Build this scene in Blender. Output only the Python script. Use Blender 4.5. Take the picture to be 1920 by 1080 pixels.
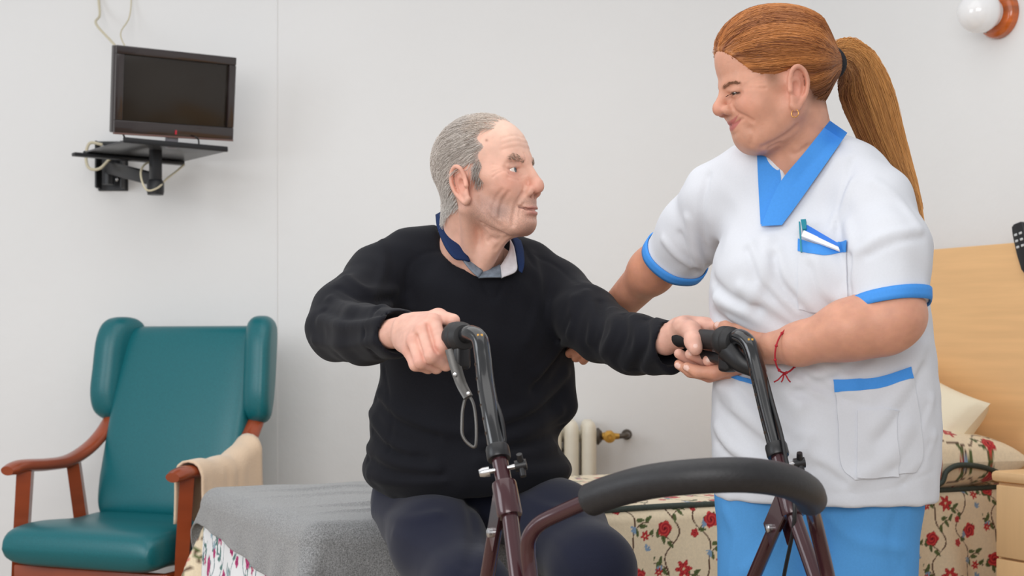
import bpy, bmesh, math, random
import numpy as np
from mathutils import Vector, Matrix
from mathutils.bvhtree import BVHTree

for _o in list(bpy.data.objects):
    bpy.data.objects.remove(_o, do_unlink=True)
SC = bpy.context.scene
COL = SC.collection

# ------------------------------------------------------------------ camera
F, YH, H = 2666.667, 645.0, 1.0          # focal length in px, horizon row, eye height
cam_data = bpy.data.cameras.new('camera')
cam_data.lens, cam_data.sensor_width = 50.0, 36.0
cam_data.shift_y = (YH - 540.0) / 1920.0
cam_data.dof.use_dof = True
cam_data.dof.focus_distance = 2.72
cam_data.dof.aperture_fstop = 6.3
cam_data.clip_start = 0.05
camera = bpy.data.objects.new('camera', cam_data)
camera.location = (0, 0, H)
camera.rotation_euler = (math.pi / 2, 0, 0)
COL.objects.link(camera)
SC.camera = camera

# ------------------------------------------------------------------ light
SC.view_settings.view_transform = 'Standard'
SC.view_settings.look = 'None'
SC.view_settings.gamma = 1.0
SC.view_settings.use_curve_mapping = False
SC.view_settings.exposure = 0.16
world = bpy.data.worlds.new('world')
world.use_nodes = True
world.node_tree.nodes['Background'].inputs[0].default_value = (0.985, 0.99, 1.0, 1)
world.node_tree.nodes['Background'].inputs[1].default_value = 0.52
SC.world = world


def area_light(name, loc, target, sx, sy, power, color):
    d = bpy.data.lights.new(name, 'AREA')
    d.shape, d.size, d.size_y, d.energy, d.color = 'RECTANGLE', sx, sy, power, color
    o = bpy.data.objects.new(name, d)
    o.location = loc
    o.rotation_euler = (Vector(target) - Vector(loc)).to_track_quat('-Z', 'Y').to_euler()
    COL.objects.link(o)
    return o


# added soft overhead fill, daylight from the window on the left, added front fill
area_light('overhead_fill', (-0.3, 2.5, 2.66), (-0.3, 2.51, 0.0), 2.8, 2.6, 24, (1.0, 0.985, 0.965))
area_light('window_daylight', (-3.2, 1.6, 1.8), (-0.4, 3.6, 0.9), 1.8, 1.5, 30, (0.90, 0.95, 1.0))
area_light('front_fill', (-0.9, -1.4, 2.0), (0.0, 3.4, 1.1), 2.8, 1.6, 70, (1.0, 0.985, 0.97))

# ------------------------------------------------------------------ helpers
RNG = np.random.default_rng(7)


def A(*v):
    return np.array(v, dtype=float)


def P(px, py, d):
    """world point seen at photo pixel px,py at depth d"""
    return A((px - 960.0) / F * d, d, H + (YH - py) / F * d)


PG = P
KW, KN = 0.915, 1.055       # depth factors of the walking frame and of the nurse


def PW(px, py, d):
    return P(px, py, d * KW)


def srgb(r, g, b):
    o = []
    for c in (r, g, b):
        c /= 255.0
        o.append(c / 12.92 if c <= 0.04045 else ((c + 0.055) / 1.055) ** 2.4)
    return tuple(o)


def tag(o, label=None, cat=None, group=None, kind=None):
    if label: o['label'] = label
    if cat: o['category'] = cat
    if group: o['group'] = group
    if kind: o['kind'] = kind
    return o


def thing(name, label, cat, loc=(0, 0, 0), rz=0.0, group=None):
    o = bpy.data.objects.new(name, None)
    o.empty_display_size = 0.05
    o.location = loc
    o.rotation_euler = (0, 0, rz)
    COL.objects.link(o)
    return tag(o, label, cat, group)


def mat(name, color, rough=0.5, metal=0.0, noise=None, bump=None, spec=0.5, coat=0.0, sss=0.0, sheen=0.0, vcol=False,
        coord='Object', wave=None):
    """procedural principled material; noise=(scale, amount[, stretch]) varies colour, bump=(scale, strength)"""
    m = bpy.data.materials.new(name)
    m.use_nodes = True
    nt = m.node_tree
    b = nt.nodes['Principled BSDF']
    b.inputs['Base Color'].default_value = (*color, 1)
    b.inputs['Roughness'].default_value = rough
    b.inputs['Metallic'].default_value = metal
    b.inputs['Specular IOR Level'].default_value = spec
    b.inputs['Coat Weight'].default_value = coat
    if sss:
        b.inputs['Subsurface Weight'].default_value = sss
        b.inputs['Subsurface Radius'].default_value = (1.0, 0.35, 0.2)
        b.inputs['Subsurface Scale'].default_value = 0.006
    if sheen:
        b.inputs['Sheen Weight'].default_value = sheen
        b.inputs['Sheen Roughness'].default_value = 0.5
    tc = nt.nodes.new('ShaderNodeTexCoord')
    src = None
    if vcol:
        at = nt.nodes.new('ShaderNodeAttribute')
        at.attribute_name = 'Col'
        src = at.outputs['Color']
        nt.links.new(src, b.inputs['Base Color'])
    if noise:
        mp = nt.nodes.new('ShaderNodeMapping')
        mp.inputs['Scale'].default_value = noise[2] if len(noise) > 2 else (1, 1, 1)
        nt.links.new(tc.outputs[coord], mp.inputs[0])
        nz = nt.nodes.new('ShaderNodeTexNoise')
        nz.inputs['Scale'].default_value = noise[0]
        nz.inputs['Detail'].default_value = 4
        nt.links.new(mp.outputs[0], nz.inputs['Vector'])
        mr = nt.nodes.new('ShaderNodeMapRange')
        mr.inputs[1].default_value, mr.inputs[2].default_value = 0.3, 0.7
        mr.inputs[3].default_value, mr.inputs[4].default_value = 1 - noise[1], 1 + noise[1]
        nt.links.new(nz.outputs['Fac'], mr.inputs[0])
        mx = nt.nodes.new('ShaderNodeVectorMath')
        mx.operation = 'SCALE'
        if src is None:
            mx.inputs[0].default_value = color
        else:
            nt.links.new(src, mx.inputs[0])
        nt.links.new(mr.outputs[0], mx.inputs['Scale'])
        nt.links.new(mx.outputs[0], b.inputs['Base Color'])
    if bump:
        nz = nt.nodes.new('ShaderNodeTexNoise')
        nz.inputs['Scale'].default_value = bump[0]
        nz.inputs['Detail'].default_value = 3
        nt.links.new(tc.outputs[coord], nz.inputs['Vector'])
        bp = nt.nodes.new('ShaderNodeBump')
        bp.inputs['Strength'].default_value = bump[1]
        bp.inputs['Distance'].default_value = bump[2] if len(bump) > 2 else 0.002
        nt.links.new(nz.outputs['Fac'], bp.inputs['Height'])
        nt.links.new(bp.outputs[0], b.inputs['Normal'])
    return m


class MB:
    """collects vertices and faces for one mesh"""
    def __init__(self):
        self.v, self.f, self.n = [], [], 0

    def add(self, v, f):
        v = np.asarray(v, float).reshape(-1, 3)
        self.v.append(v)
        self.f += [tuple(int(i) + self.n for i in q) for q in f]
        self.n += len(v)
        return self

    def verts(self):
        return np.concatenate(self.v) if self.v else np.zeros((0, 3))

    def build(self, name, m, parent=None, smooth=True, colors=None, angle=None):
        return mesh_obj(name, self.verts(), self.f, m, parent, smooth, colors, angle)


def mesh_obj(name, v, f, m, parent=None, smooth=True, colors=None, angle=None):
    v = np.asarray(v, float)
    me = bpy.data.meshes.new(name)
    if isinstance(f, np.ndarray) and f.ndim == 2:
        k = f.shape[1]
        me.vertices.add(len(v))
        me.vertices.foreach_set('co', v.astype(np.float32).ravel())
        me.loops.add(f.size)
        me.loops.foreach_set('vertex_index', f.astype(np.int32).ravel())
        me.polygons.add(len(f))
        me.polygons.foreach_set('loop_start', np.arange(0, f.size, k, dtype=np.int32))
        me.polygons.foreach_set('loop_total', np.full(len(f), k, dtype=np.int32))
        me.update(calc_edges=True)
        me.validate()
    else:
        me.from_pydata(v.tolist(), [], f)
        me.update()
    if colors is not None:
        ca = me.color_attributes.new('Col', 'FLOAT_COLOR', 'POINT')
        c = np.ones((len(v), 4), np.float32)
        c[:, :3] = colors
        ca.data.foreach_set('color', c.ravel())
    me.polygons.foreach_set('use_smooth', np.full(len(me.polygons), bool(smooth)))
    if smooth and angle is not None:
        me.set_sharp_from_angle(angle=math.radians(angle))
    me.materials.append(m)
    o = bpy.data.objects.new(name, me)
    COL.objects.link(o)
    if parent is not None:
        o.parent = parent
        bpy.context.view_layer.update()
    return o


def to_local(o, parent):
    """give o (built in world coordinates) the parent without moving it"""
    bpy.context.view_layer.update()
    o.parent = parent
    o.matrix_parent_inverse = parent.matrix_world.inverted()
    return o


def unit(v):
    v = np.asarray(v, float)
    return v / (np.linalg.norm(v) + 1e-12)


def spline(pts, n=24, closed=False):
    """Catmull-Rom through pts, n samples per span"""
    p = np.asarray(pts, float)
    m = len(p)
    out = []
    rng = range(m if closed else m - 1)
    for i in rng:
        if closed:
            a, b, c, d = p[(i - 1) % m], p[i], p[(i + 1) % m], p[(i + 2) % m]
        else:
            b, c = p[i], p[i + 1]
            a = p[i - 1] if i > 0 else 2 * b - c
            d = p[i + 2] if i + 2 < m else 2 * c - b
        t = np.linspace(0, 1, n, endpoint=False)[:, None]
        out.append(0.5 * ((2 * b) + (-a + c) * t + (2 * a - 5 * b + 4 * c - d) * t ** 2 + (-a + 3 * b - 3 * c + d) * t ** 3))
    if not closed:
        out.append(p[-1:])
    return np.concatenate(out)


def tube(path, rad, n=12, closed=False, cap=True, flat=None, up=None):
    """tube along a path; rad scalar or per point; flat=(a,b) scales the section along its two axes"""
    p = np.asarray(path, float)
    m = len(p)
    r = np.full(m, rad, float) if np.isscalar(rad) else np.asarray(rad, float)
    if closed:
        tg = np.roll(p, -1, 0) - np.roll(p, 1, 0)
    else:
        tg = np.gradient(p, axis=0)
    tg /= np.linalg.norm(tg, axis=1)[:, None] + 1e-12
    ref = A(0, 0, 1) if up is None else unit(up)
    if abs(tg[0] @ ref) > 0.95:
        ref = A(1, 0, 0)
    nrm = unit(ref - tg[0] * (ref @ tg[0]))
    ang = np.linspace(0, 2 * math.pi, n, endpoint=False)
    fa, fb = flat if flat else (1, 1)
    vs = []
    for i in range(m):
        if up is not None:
            nrm = unit(unit(up) - tg[i] * (unit(up) @ tg[i]))
        else:
            nrm = unit(nrm - tg[i] * (nrm @ tg[i]))
        bi = np.cross(tg[i], nrm)
        vs.append(p[i] + r[i] * (fa * np.cos(ang)[:, None] * nrm + fb * np.sin(ang)[:, None] * bi))
    v = np.concatenate(vs)
    f = []
    for i in range(m if closed else m - 1):
        j = (i + 1) % m
        for k in range(n):
            l = (k + 1) % n
            f.append((i * n + k, i * n + l, j * n + l, j * n + k))
    if cap and not closed:
        f.append(tuple(range(n))[::-1])
        f.append(tuple((m - 1) * n + k for k in range(n)))
    return v, f


def lathe(prof, n=32, origin=(0, 0, 0), axis=(0, 0, 1), arc=None):
    """revolve (r, h) about axis through origin"""
    ax = unit(axis)
    ref = A(0, 0, 1) if abs(ax[2]) < 0.9 else A(1, 0, 0)
    e1 = unit(np.cross(ref, ax))
    e2 = np.cross(ax, e1)
    ang = np.linspace(0, 2 * math.pi, n, endpoint=False)
    v = []
    for r, h in prof:
        r = max(r, 1e-5)
        v.append(np.asarray(origin) + h * ax + r * (np.cos(ang)[:, None] * e1 + np.sin(ang)[:, None] * e2))
    v = np.concatenate(v)
    f = []
    for i in range(len(prof) - 1):
        for k in range(n):
            l = (k + 1) % n
            f.append((i * n + k, i * n + l, (i + 1) * n + l, (i + 1) * n + k))
    f.append(tuple(range(n))[::-1])
    f.append(tuple((len(prof) - 1) * n + k for k in range(n)))
    return v, f


def rbox(size, bevel=0.0, seg=2, center=(0, 0, 0), ax=None):
    """bevelled box; ax = 3 row axes"""
    bm = bmesh.new()
    bmesh.ops.create_cube(bm, size=1.0)
    bmesh.ops.scale(bm, vec=size, verts=bm.verts)
    if bevel > 0:
        bmesh.ops.bevel(bm, geom=bm.edges[:], offset=bevel, segments=seg, profile=0.5, affect='EDGES')
    v = np.array([x.co[:] for x in bm.verts])
    bm.verts.index_update()
    f = [tuple(x.index for x in q.verts) for q in bm.faces]
    bm.free()
    if ax is not None:
        v = v @ np.asarray(ax, float)
    return v + np.asarray(center, float), f


def prism(poly, z0, z1, ax=None, origin=(0, 0, 0), bevel=0.0, seg=2):
    """extrude a 2-D outline (x,y) from z0 to z1 in the frame ax (rows), bevelled"""
    bm = bmesh.new()
    vs = [bm.verts.new((x, y, z0)) for x, y in poly]
    fc = bm.faces.new(vs)
    r = bmesh.ops.extrude_face_region(bm, geom=[fc])
    for g in r['geom']:
        if isinstance(g, bmesh.types.BMVert):
            g.co.z = z1
    bmesh.ops.recalc_face_normals(bm, faces=bm.faces)
    if bevel > 0:
        ed = [e for e in bm.edges if abs(e.verts[0].co.z - e.verts[1].co.z) < 1e-6]
        bmesh.ops.bevel(bm, geom=ed, offset=bevel, segments=seg, profile=0.5, affect='EDGES')
    v = np.array([x.co[:] for x in bm.verts])
    bm.verts.index_update()
    f = [tuple(x.index for x in q.verts) for q in bm.faces]
    bm.free()
    if ax is not None:
        v = v @ np.asarray(ax, float)
    return v + np.asarray(origin, float), f


def grid_faces(nu, nv):
    i = np.arange(nu - 1)[:, None] * nv + np.arange(nv - 1)[None, :]
    i = i.ravel()
    return np.stack([i, i + 1, i + nv + 1, i + nv], 1)


def sphere(c, r, n=24):
    prof = [(math.sin(t) * 1.0, -math.cos(t)) for t in np.linspace(0.001, math.pi - 0.001, n)]
    v, f = lathe(prof, n=2 * n)
    return v * np.asarray(r) + np.asarray(c), f


# ------------------------------------------------------------------ distance-field sculpting
class Sculpt:
    """signed-distance sculpting on a voxel grid, meshed with surface nets"""
    def __init__(self, lo, hi, h, rs=1.0):
        self.lo, self.h, self.rs = np.minimum(lo, hi).astype(float), h, rs
        hi = np.maximum(lo, hi)
        self.n = np.ceil((np.asarray(hi, float) - self.lo) / h).astype(int) + 1
        self.f = np.full(self.n, 0.08, np.float32)
        self.ax = [(self.lo[i] + h * np.arange(self.n[i])).astype(np.float32) for i in range(3)]

    def sub(self, lo, hi):
        a = np.clip(np.floor((np.asarray(lo) - self.lo) / self.h).astype(int), 0, self.n)
        b = np.clip(np.ceil((np.asarray(hi) - self.lo) / self.h).astype(int) + 1, 0, self.n)
        if np.any(b <= a):
            return None, None
        sl = tuple(slice(a[i], b[i]) for i in range(3))
        X = self.ax[0][sl[0]][:, None, None]
        Y = self.ax[1][sl[1]][None, :, None]
        Z = self.ax[2][sl[2]][None, None, :]
        return sl, (X, Y, Z)

    def mix(self, sl, d, k, op):
        a = self.f[sl]
        if op == 'add':
            hh = np.maximum(k - np.abs(a - d), 0) / k
            self.f[sl] = np.minimum(a, d) - hh * hh * k * 0.25
        else:
            d = -d
            hh = np.maximum(k - np.abs(a - d), 0) / k
            self.f[sl] = np.maximum(a, d) + hh * hh * k * 0.25

    def ell(self, c, r, k=0.01, op='add', rot=None):
        c, r = np.asarray(c, float), np.asarray(r, float) * np.ones(3) * self.rs
        m = (r.max() if rot is not None else r) + k + 3 * self.h
        sl, g = self.sub(c - m, c + m)
        if sl is None: return self
        X, Y, Z = g[0] - c[0], g[1] - c[1], g[2] - c[2]
        if rot is not None:
            R = np.asarray(rot, float)
            X, Y, Z = (R[0, 0] * X + R[0, 1] * Y + R[0, 2] * Z, R[1, 0] * X + R[1, 1] * Y + R[1, 2] * Z,
                       R[2, 0] * X + R[2, 1] * Y + R[2, 2] * Z)
        k0 = np.sqrt((X / r[0]) ** 2 + (Y / r[1]) ** 2 + (Z / r[2]) ** 2) + 1e-9
        k1 = np.sqrt((X / r[0] ** 2) ** 2 + (Y / r[1] ** 2) ** 2 + (Z / r[2] ** 2) ** 2) + 1e-9
        self.mix(sl, (k0 * (k0 - 1) / k1).astype(np.float32), k, op)
        return self

    def cap(self, a, b, ra, rb=None, k=0.01, op='add', flat=None):
        """round cone from a to b; flat=(axis, factor) squashes it along a world axis"""
        rb = ra if rb is None else rb
        ra, rb = ra * self.rs, rb * self.rs
        a, b = np.asarray(a, float), np.asarray(b, float)
        m = max(ra, rb) + k + 3 * self.h
        sl, g = self.sub(np.minimum(a, b) - m, np.maximum(a, b) + m)
        if sl is None: return self
        ba = b - a
        L = ba @ ba + 1e-12
        X, Y, Z = g[0] - a[0], g[1] - a[1], g[2] - a[2]
        t = np.clip((X * ba[0] + Y * ba[1] + Z * ba[2]) / L, 0, 1)
        qx, qy, qz = X - t * ba[0], Y - t * ba[1], Z - t * ba[2]
        if flat is not None:
            n, s = unit(flat[0]), flat[1]
            dn = (qx * n[0] + qy * n[1] + qz * n[2]) * (1 / s - 1)
            qx, qy, qz = qx + dn * n[0], qy + dn * n[1], qz + dn * n[2]
        d = np.sqrt(qx * qx + qy * qy + qz * qz) - (ra + (rb - ra) * t)
        self.mix(sl, d.astype(np.float32), k, op)
        return self

    def chain(self, pts, rads, k=0.01, op='add', flat=None):
        for i in range(len(pts) - 1):
            self.cap(pts[i], pts[i + 1], rads[i], rads[i + 1], k, op, flat)
        return self

    def dent(self, c, r, amt):
        """push the surface out by amt (metres) around c with radius r"""
        c, r = np.asarray(c, float), np.asarray(r, float) * np.ones(3)
        m = r * 2.6
        sl, g = self.sub(c - m, c + m)
        if sl is None: return self
        e = ((g[0] - c[0]) / r[0]) ** 2 + ((g[1] - c[1]) / r[1]) ** 2 + ((g[2] - c[2]) / r[2]) ** 2
        self.f[sl] -= (amt * np.exp(-e)).astype(np.float32)
        return self

    def groove(self, pts, r, amt):
        """push a gaussian ridge (amt>0) or crease (amt<0) along a polyline"""
        pts = np.asarray(pts, float)
        lo, hi = pts.min(0) - 3 * r, pts.max(0) + 3 * r
        sl, g = self.sub(lo, hi)
        if sl is None: return self
        best = None
        for i in range(len(pts) - 1):
            a, ba = pts[i], pts[i + 1] - pts[i]
            X, Y, Z = g[0] - a[0], g[1] - a[1], g[2] - a[2]
            t = np.clip((X * ba[0] + Y * ba[1] + Z * ba[2]) / (ba @ ba + 1e-12), 0, 1)
            d2 = (X - t * ba[0]) ** 2 + (Y - t * ba[1]) ** 2 + (Z - t * ba[2]) ** 2
            best = d2 if best is None else np.minimum(best, d2)
        self.f[sl] -= (amt * np.exp(-best / (r * r))).astype(np.float32)
        return self

    def snapper(self):
        v, q = self.mesh(0)
        self.bv = bvh_of(v, q)
        return self

    def snap(self, pts, off=0.0):
        o = []
        for p in np.asarray(pts, float):
            loc, nn, _, _ = self.bv.find_nearest(Vector(p))
            o.append(np.array(loc) + np.array(nn) * off)
        return np.array(o)

    def crease(self, pts, r, amt, n=5):
        """crease or ridge along a smooth line laid on the current surface"""
        return self.groove(self.snap(spline(pts, n)), r, amt)

    def fold(self, pix, r, amt, n=5, pair=0.0):
        """cloth fold along a line given where it shows in the photograph"""
        p = [cast(self.bv, a, b) for a, b in spline([(x, y, 0) for x, y in pix], n)[:, :2]]
        p = [x for x in p if x is not None]
        if len(p) > 1:
            self.groove(np.array(p), r, amt)
        return self

    def plane(self, p, n, k=0.004, reach=None):
        """cut away everything on the side n points to (only within reach of p if given)"""
        p, n = np.asarray(p, float), unit(n)
        if reach is None:
            sl, g = tuple(slice(0, x) for x in self.n), (self.ax[0][:, None, None], self.ax[1][None, :, None], self.ax[2][None, None, :])
        else:
            sl, g = self.sub(p - reach, p + reach)
        d = ((g[0] - p[0]) * n[0] + (g[1] - p[1]) * n[1] + (g[2] - p[2]) * n[2]).astype(np.float32)
        f = self.f[sl]
        hh = np.maximum(k - np.abs(f - d), 0) / k
        o = np.maximum(f, d) + hh * hh * k * 0.25
        if reach is not None:
            r2 = (g[0] - p[0]) ** 2 + (g[1] - p[1]) ** 2 + (g[2] - p[2]) ** 2
            o = np.where(r2 < reach * reach, o, f)
        self.f[sl] = o
        return self

    def func(self, fn):
        g = (self.ax[0][:, None, None], self.ax[1][None, :, None], self.ax[2][None, None, :])
        self.f = self.f + fn(*g).astype(np.float32)
        return self

    def mesh(self, smooth=1):
        f = self.f.copy()
        f[0], f[-1] = 0.05, 0.05
        f[:, 0], f[:, -1] = 0.05, 0.05
        f[:, :, 0], f[:, :, -1] = 0.05, 0.05
        s = f < 0
        c = np.zeros(np.array(s.shape) - 1, np.int8)
        for dx in (0, 1):
            for dy in (0, 1):
                for dz in (0, 1):
                    c += s[dx:dx + c.shape[0], dy:dy + c.shape[1], dz:dz + c.shape[2]]
        act = (c > 0) & (c < 8)
        idx = np.argwhere(act)
        N = len(idx)
        cid = np.full(c.shape, -1, np.int32)
        cid[act] = np.arange(N)
        cor = np.array([(i, j, k) for i in (0, 1) for j in (0, 1) for k in (0, 1)])
        val = np.stack([f[idx[:, 0] + o[0], idx[:, 1] + o[1], idx[:, 2] + o[2]] for o in cor], 1)
        acc = np.zeros((N, 3))
        cnt = np.zeros(N)
        for i in range(8):
            for j in range(i + 1, 8):
                if np.abs(cor[i] - cor[j]).sum() != 1: continue
                a, b = val[:, i], val[:, j]
                x = (a < 0) != (b < 0)
                t = np.where(x, a / np.where(x, a - b, 1), 0)
                acc += np.where(x[:, None], cor[i] + t[:, None] * (cor[j] - cor[i]), 0)
                cnt += x
        v = self.lo + self.h * (idx + acc / cnt[:, None])
        quads = []
        for a in range(3):
            b, d = (a + 1) % 3, (a + 2) % 3
            s0 = [slice(None)] * 3; s1 = [slice(None)] * 3
            s0[a] = slice(0, -1); s1[a] = slice(1, None)
            e = s[tuple(s0)] != s[tuple(s1)]
            w = np.argwhere(e)
            ok = (w[:, b] > 0) & (w[:, d] > 0)
            w = w[ok]
            ins = s[w[:, 0], w[:, 1], w[:, 2]]
            def cell(ob, od):
                q = w.copy(); q[:, b] -= ob; q[:, d] -= od
                return cid[q[:, 0], q[:, 1], q[:, 2]]
            q = np.stack([cell(1, 1), cell(0, 1), cell(0, 0), cell(1, 0)], 1)
            q[~ins] = q[~ins][:, ::-1]
            quads.append(q)
        q = np.concatenate(quads)
        q = q[(q >= 0).all(1)]
        for _ in range(smooth):
            acc = np.zeros_like(v); cnt = np.zeros(len(v))
            for i in range(4):
                np.add.at(acc, q[:, i], v[q[:, (i + 1) % 4]])
                np.add.at(acc, q[:, i], v[q[:, (i + 3) % 4]])
                np.add.at(cnt, q[:, i], 2)
            v = 0.5 * v + 0.5 * acc / np.maximum(cnt, 1)[:, None]
        return v, q


def bvh_of(v, q):
    return BVHTree.FromPolygons([tuple(x) for x in np.asarray(v).tolist()], [tuple(x) for x in np.asarray(q).tolist()])


CAMP = Vector((0, 0, H))


def cast(bvh, px, py, off=0.0, fallback=None):
    """the point of a surface that stands at photo pixel px,py, raised by off along its normal"""
    d = Vector(P(px, py, 1.0)) - CAMP
    loc, nor, i, dist = bvh.ray_cast(CAMP, d.normalized(), 10.0)
    if loc is None:
        if fallback is not None:
            q = Vector(P(px, py, fallback))
            loc, nor, i, dist = bvh.find_nearest(q)
        else:
            return None
    if nor.dot(d) > 0: nor = -nor
    return np.array(loc + nor * off)


def patch(bvh, quad, nu, nv, off, thick=0.002, fallback=2.55):
    """cloth patch laid on a surface: quad = 4 outline curves' corners in pixels (tl,tr,br,bl) or grid function"""
    us, vs = np.linspace(0, 1, nu), np.linspace(0, 1, nv)
    top, bot = [], []
    for a in us:
        for b in vs:
            px, py = quad(a, b)
            q0 = cast(bvh, px, py, off, fallback)
            q1 = cast(bvh, px, py, off - thick, fallback)
            top.append(q0); bot.append(q1)
    top, bot = np.array(top), np.array(bot)
    f = [tuple(int(i) for i in q) for q in grid_faces(nu, nv)]
    n = nu * nv
    fb = [tuple(i + n for i in q[::-1]) for q in f]
    rim = [i * nv for i in range(nu)] + [(nu - 1) * nv + j for j in range(1, nv)] + \
          [i * nv + nv - 1 for i in range(nu - 2, -1, -1)] + [j for j in range(nv - 2, 0, -1)]
    fr = [(rim[i], rim[(i + 1) % len(rim)], rim[(i + 1) % len(rim)] + n, rim[i] + n) for i in range(len(rim))]
    return np.concatenate([top, bot]), f + fb + fr


def bilin(tl, tr, br, bl):
    tl, tr, br, bl = (np.asarray(x, float) for x in (tl, tr, br, bl))
    return lambda a, b: tuple((1 - b) * ((1 - a) * tl + a * tr) + b * ((1 - a) * bl + a * br))

# bed frame of reference: origin at the near foot corner, U towards the headboard, V across the bed
C0 = A(-0.4245, 3.07, 0)
BANG = math.radians(27.0)
U3 = A(math.cos(BANG), math.sin(BANG), 0)
V3 = A(-math.sin(BANG), math.cos(BANG), 0)
Z3 = A(0, 0, 1)


def UV(u, v, z):
    return C0 + u * U3 + v * V3 + z * Z3

# ------------------------------------------------------------------ the room
M_wall = mat('white_plaster', srgb(231, 231, 231), 0.85, noise=(2.2, 0.012), bump=(28, 0.35, 0.004), spec=0.2)
M_floor = mat('beige_floor', srgb(176, 158, 138), 0.4, noise=(3, 0.06), spec=0.4)
RH = 2.7


def wall(name, a, b, m, thick=0.1, away=None):
    a, b = np.asarray(a, float), np.asarray(b, float)
    t = unit(b - a); n = A(-t[1], t[0], 0) * thick
    if away is not None and n @ np.asarray(away) < 0: n = -n
    v = [a, b, b + n, a + n]
    v = np.array(v + [x + Z3 * RH for x in v])
    f = [(0, 1, 5, 4), (1, 2, 6, 5), (2, 3, 7, 6), (3, 0, 4, 7), (4, 5, 6, 7), (3, 2, 1, 0)]
    return tag(mesh_obj(name, v, f, m, smooth=False), kind='structure')


DW = 5.05                                   # depth of the back wall
WU, WV = A(1, 0, 0), A(0, 1, 0)
wall('wall_back', (-0.84, DW, 0), (1.13, DW, 0), M_wall, away=WV)
wall('wall_left', (-3.6, DW - 0.004, 0), (-0.833, DW - 0.004, 0), M_wall, away=WV)
wall('wall_right', UV(2.22, 1.10, 0), UV(2.22, -2.4, 0), M_wall, away=U3)
tag(mesh_obj('floor', [(-4.5, -1.5, 0), (4.5, -1.5, 0), (4.5, 6.5, 0), (-4.5, 6.5, 0), (-4.5, -1.5, -.1), (4.5, -1.5, -.1), (4.5, 6.5, -.1), (-4.5, 6.5, -.1)],
             [(0, 1, 2, 3), (7, 6, 5, 4), (0, 4, 5, 1), (1, 5, 6, 2), (2, 6, 7, 3), (3, 7, 4, 0)], M_floor, smooth=False), kind='structure')

# ------------------------------------------------------------------ bed
M_beech = mat('beech_laminate', srgb(234, 188, 134), 0.38, noise=(3.0, 0.055, (1.0, 1.0, 14.0)), spec=0.4)
M_mattress = mat('mattress_ticking', srgb(225, 220, 208), 0.8)
M_frame = mat('bed_steel', srgb(120, 110, 100), 0.5, 0.3)
BL, BW, BT = 2.08, 0.87, 0.60
bed = thing('bed', 'single bed with beech headboard under a floral bedspread', 'bed', tuple(UV(1.0, BW / 2, 0)), BANG)


def bedpart(name, size, c, m, bev=0.01, seg=2):
    v, f = rbox(size, bev, seg, c)
    o = mesh_obj(name, v, f, m, smooth=True, angle=40)
    o.parent = bed
    return o


bedpart('mattress', (BL - 0.04, BW - 0.05, 0.18), (0.05, 0, BT - 0.11), M_mattress, 0.04, 4)
bedpart('bed_base', (BL - 0.06, BW - 0.09, 0.08), (0.04, 0, BT - 0.25), M_frame)
for sx in (-0.85, 1.0):
    for sy in (-1, 1):
        bedpart('leg', (0.05, 0.05, 0.31), (sx, sy * 0.35, 0.155), M_frame)
hbx = 1.125
hb = bedpart('headboard', (0.035, 1.30, 1.175), (hbx, -0.02, 0.7025), M_beech, 0.006)


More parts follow.
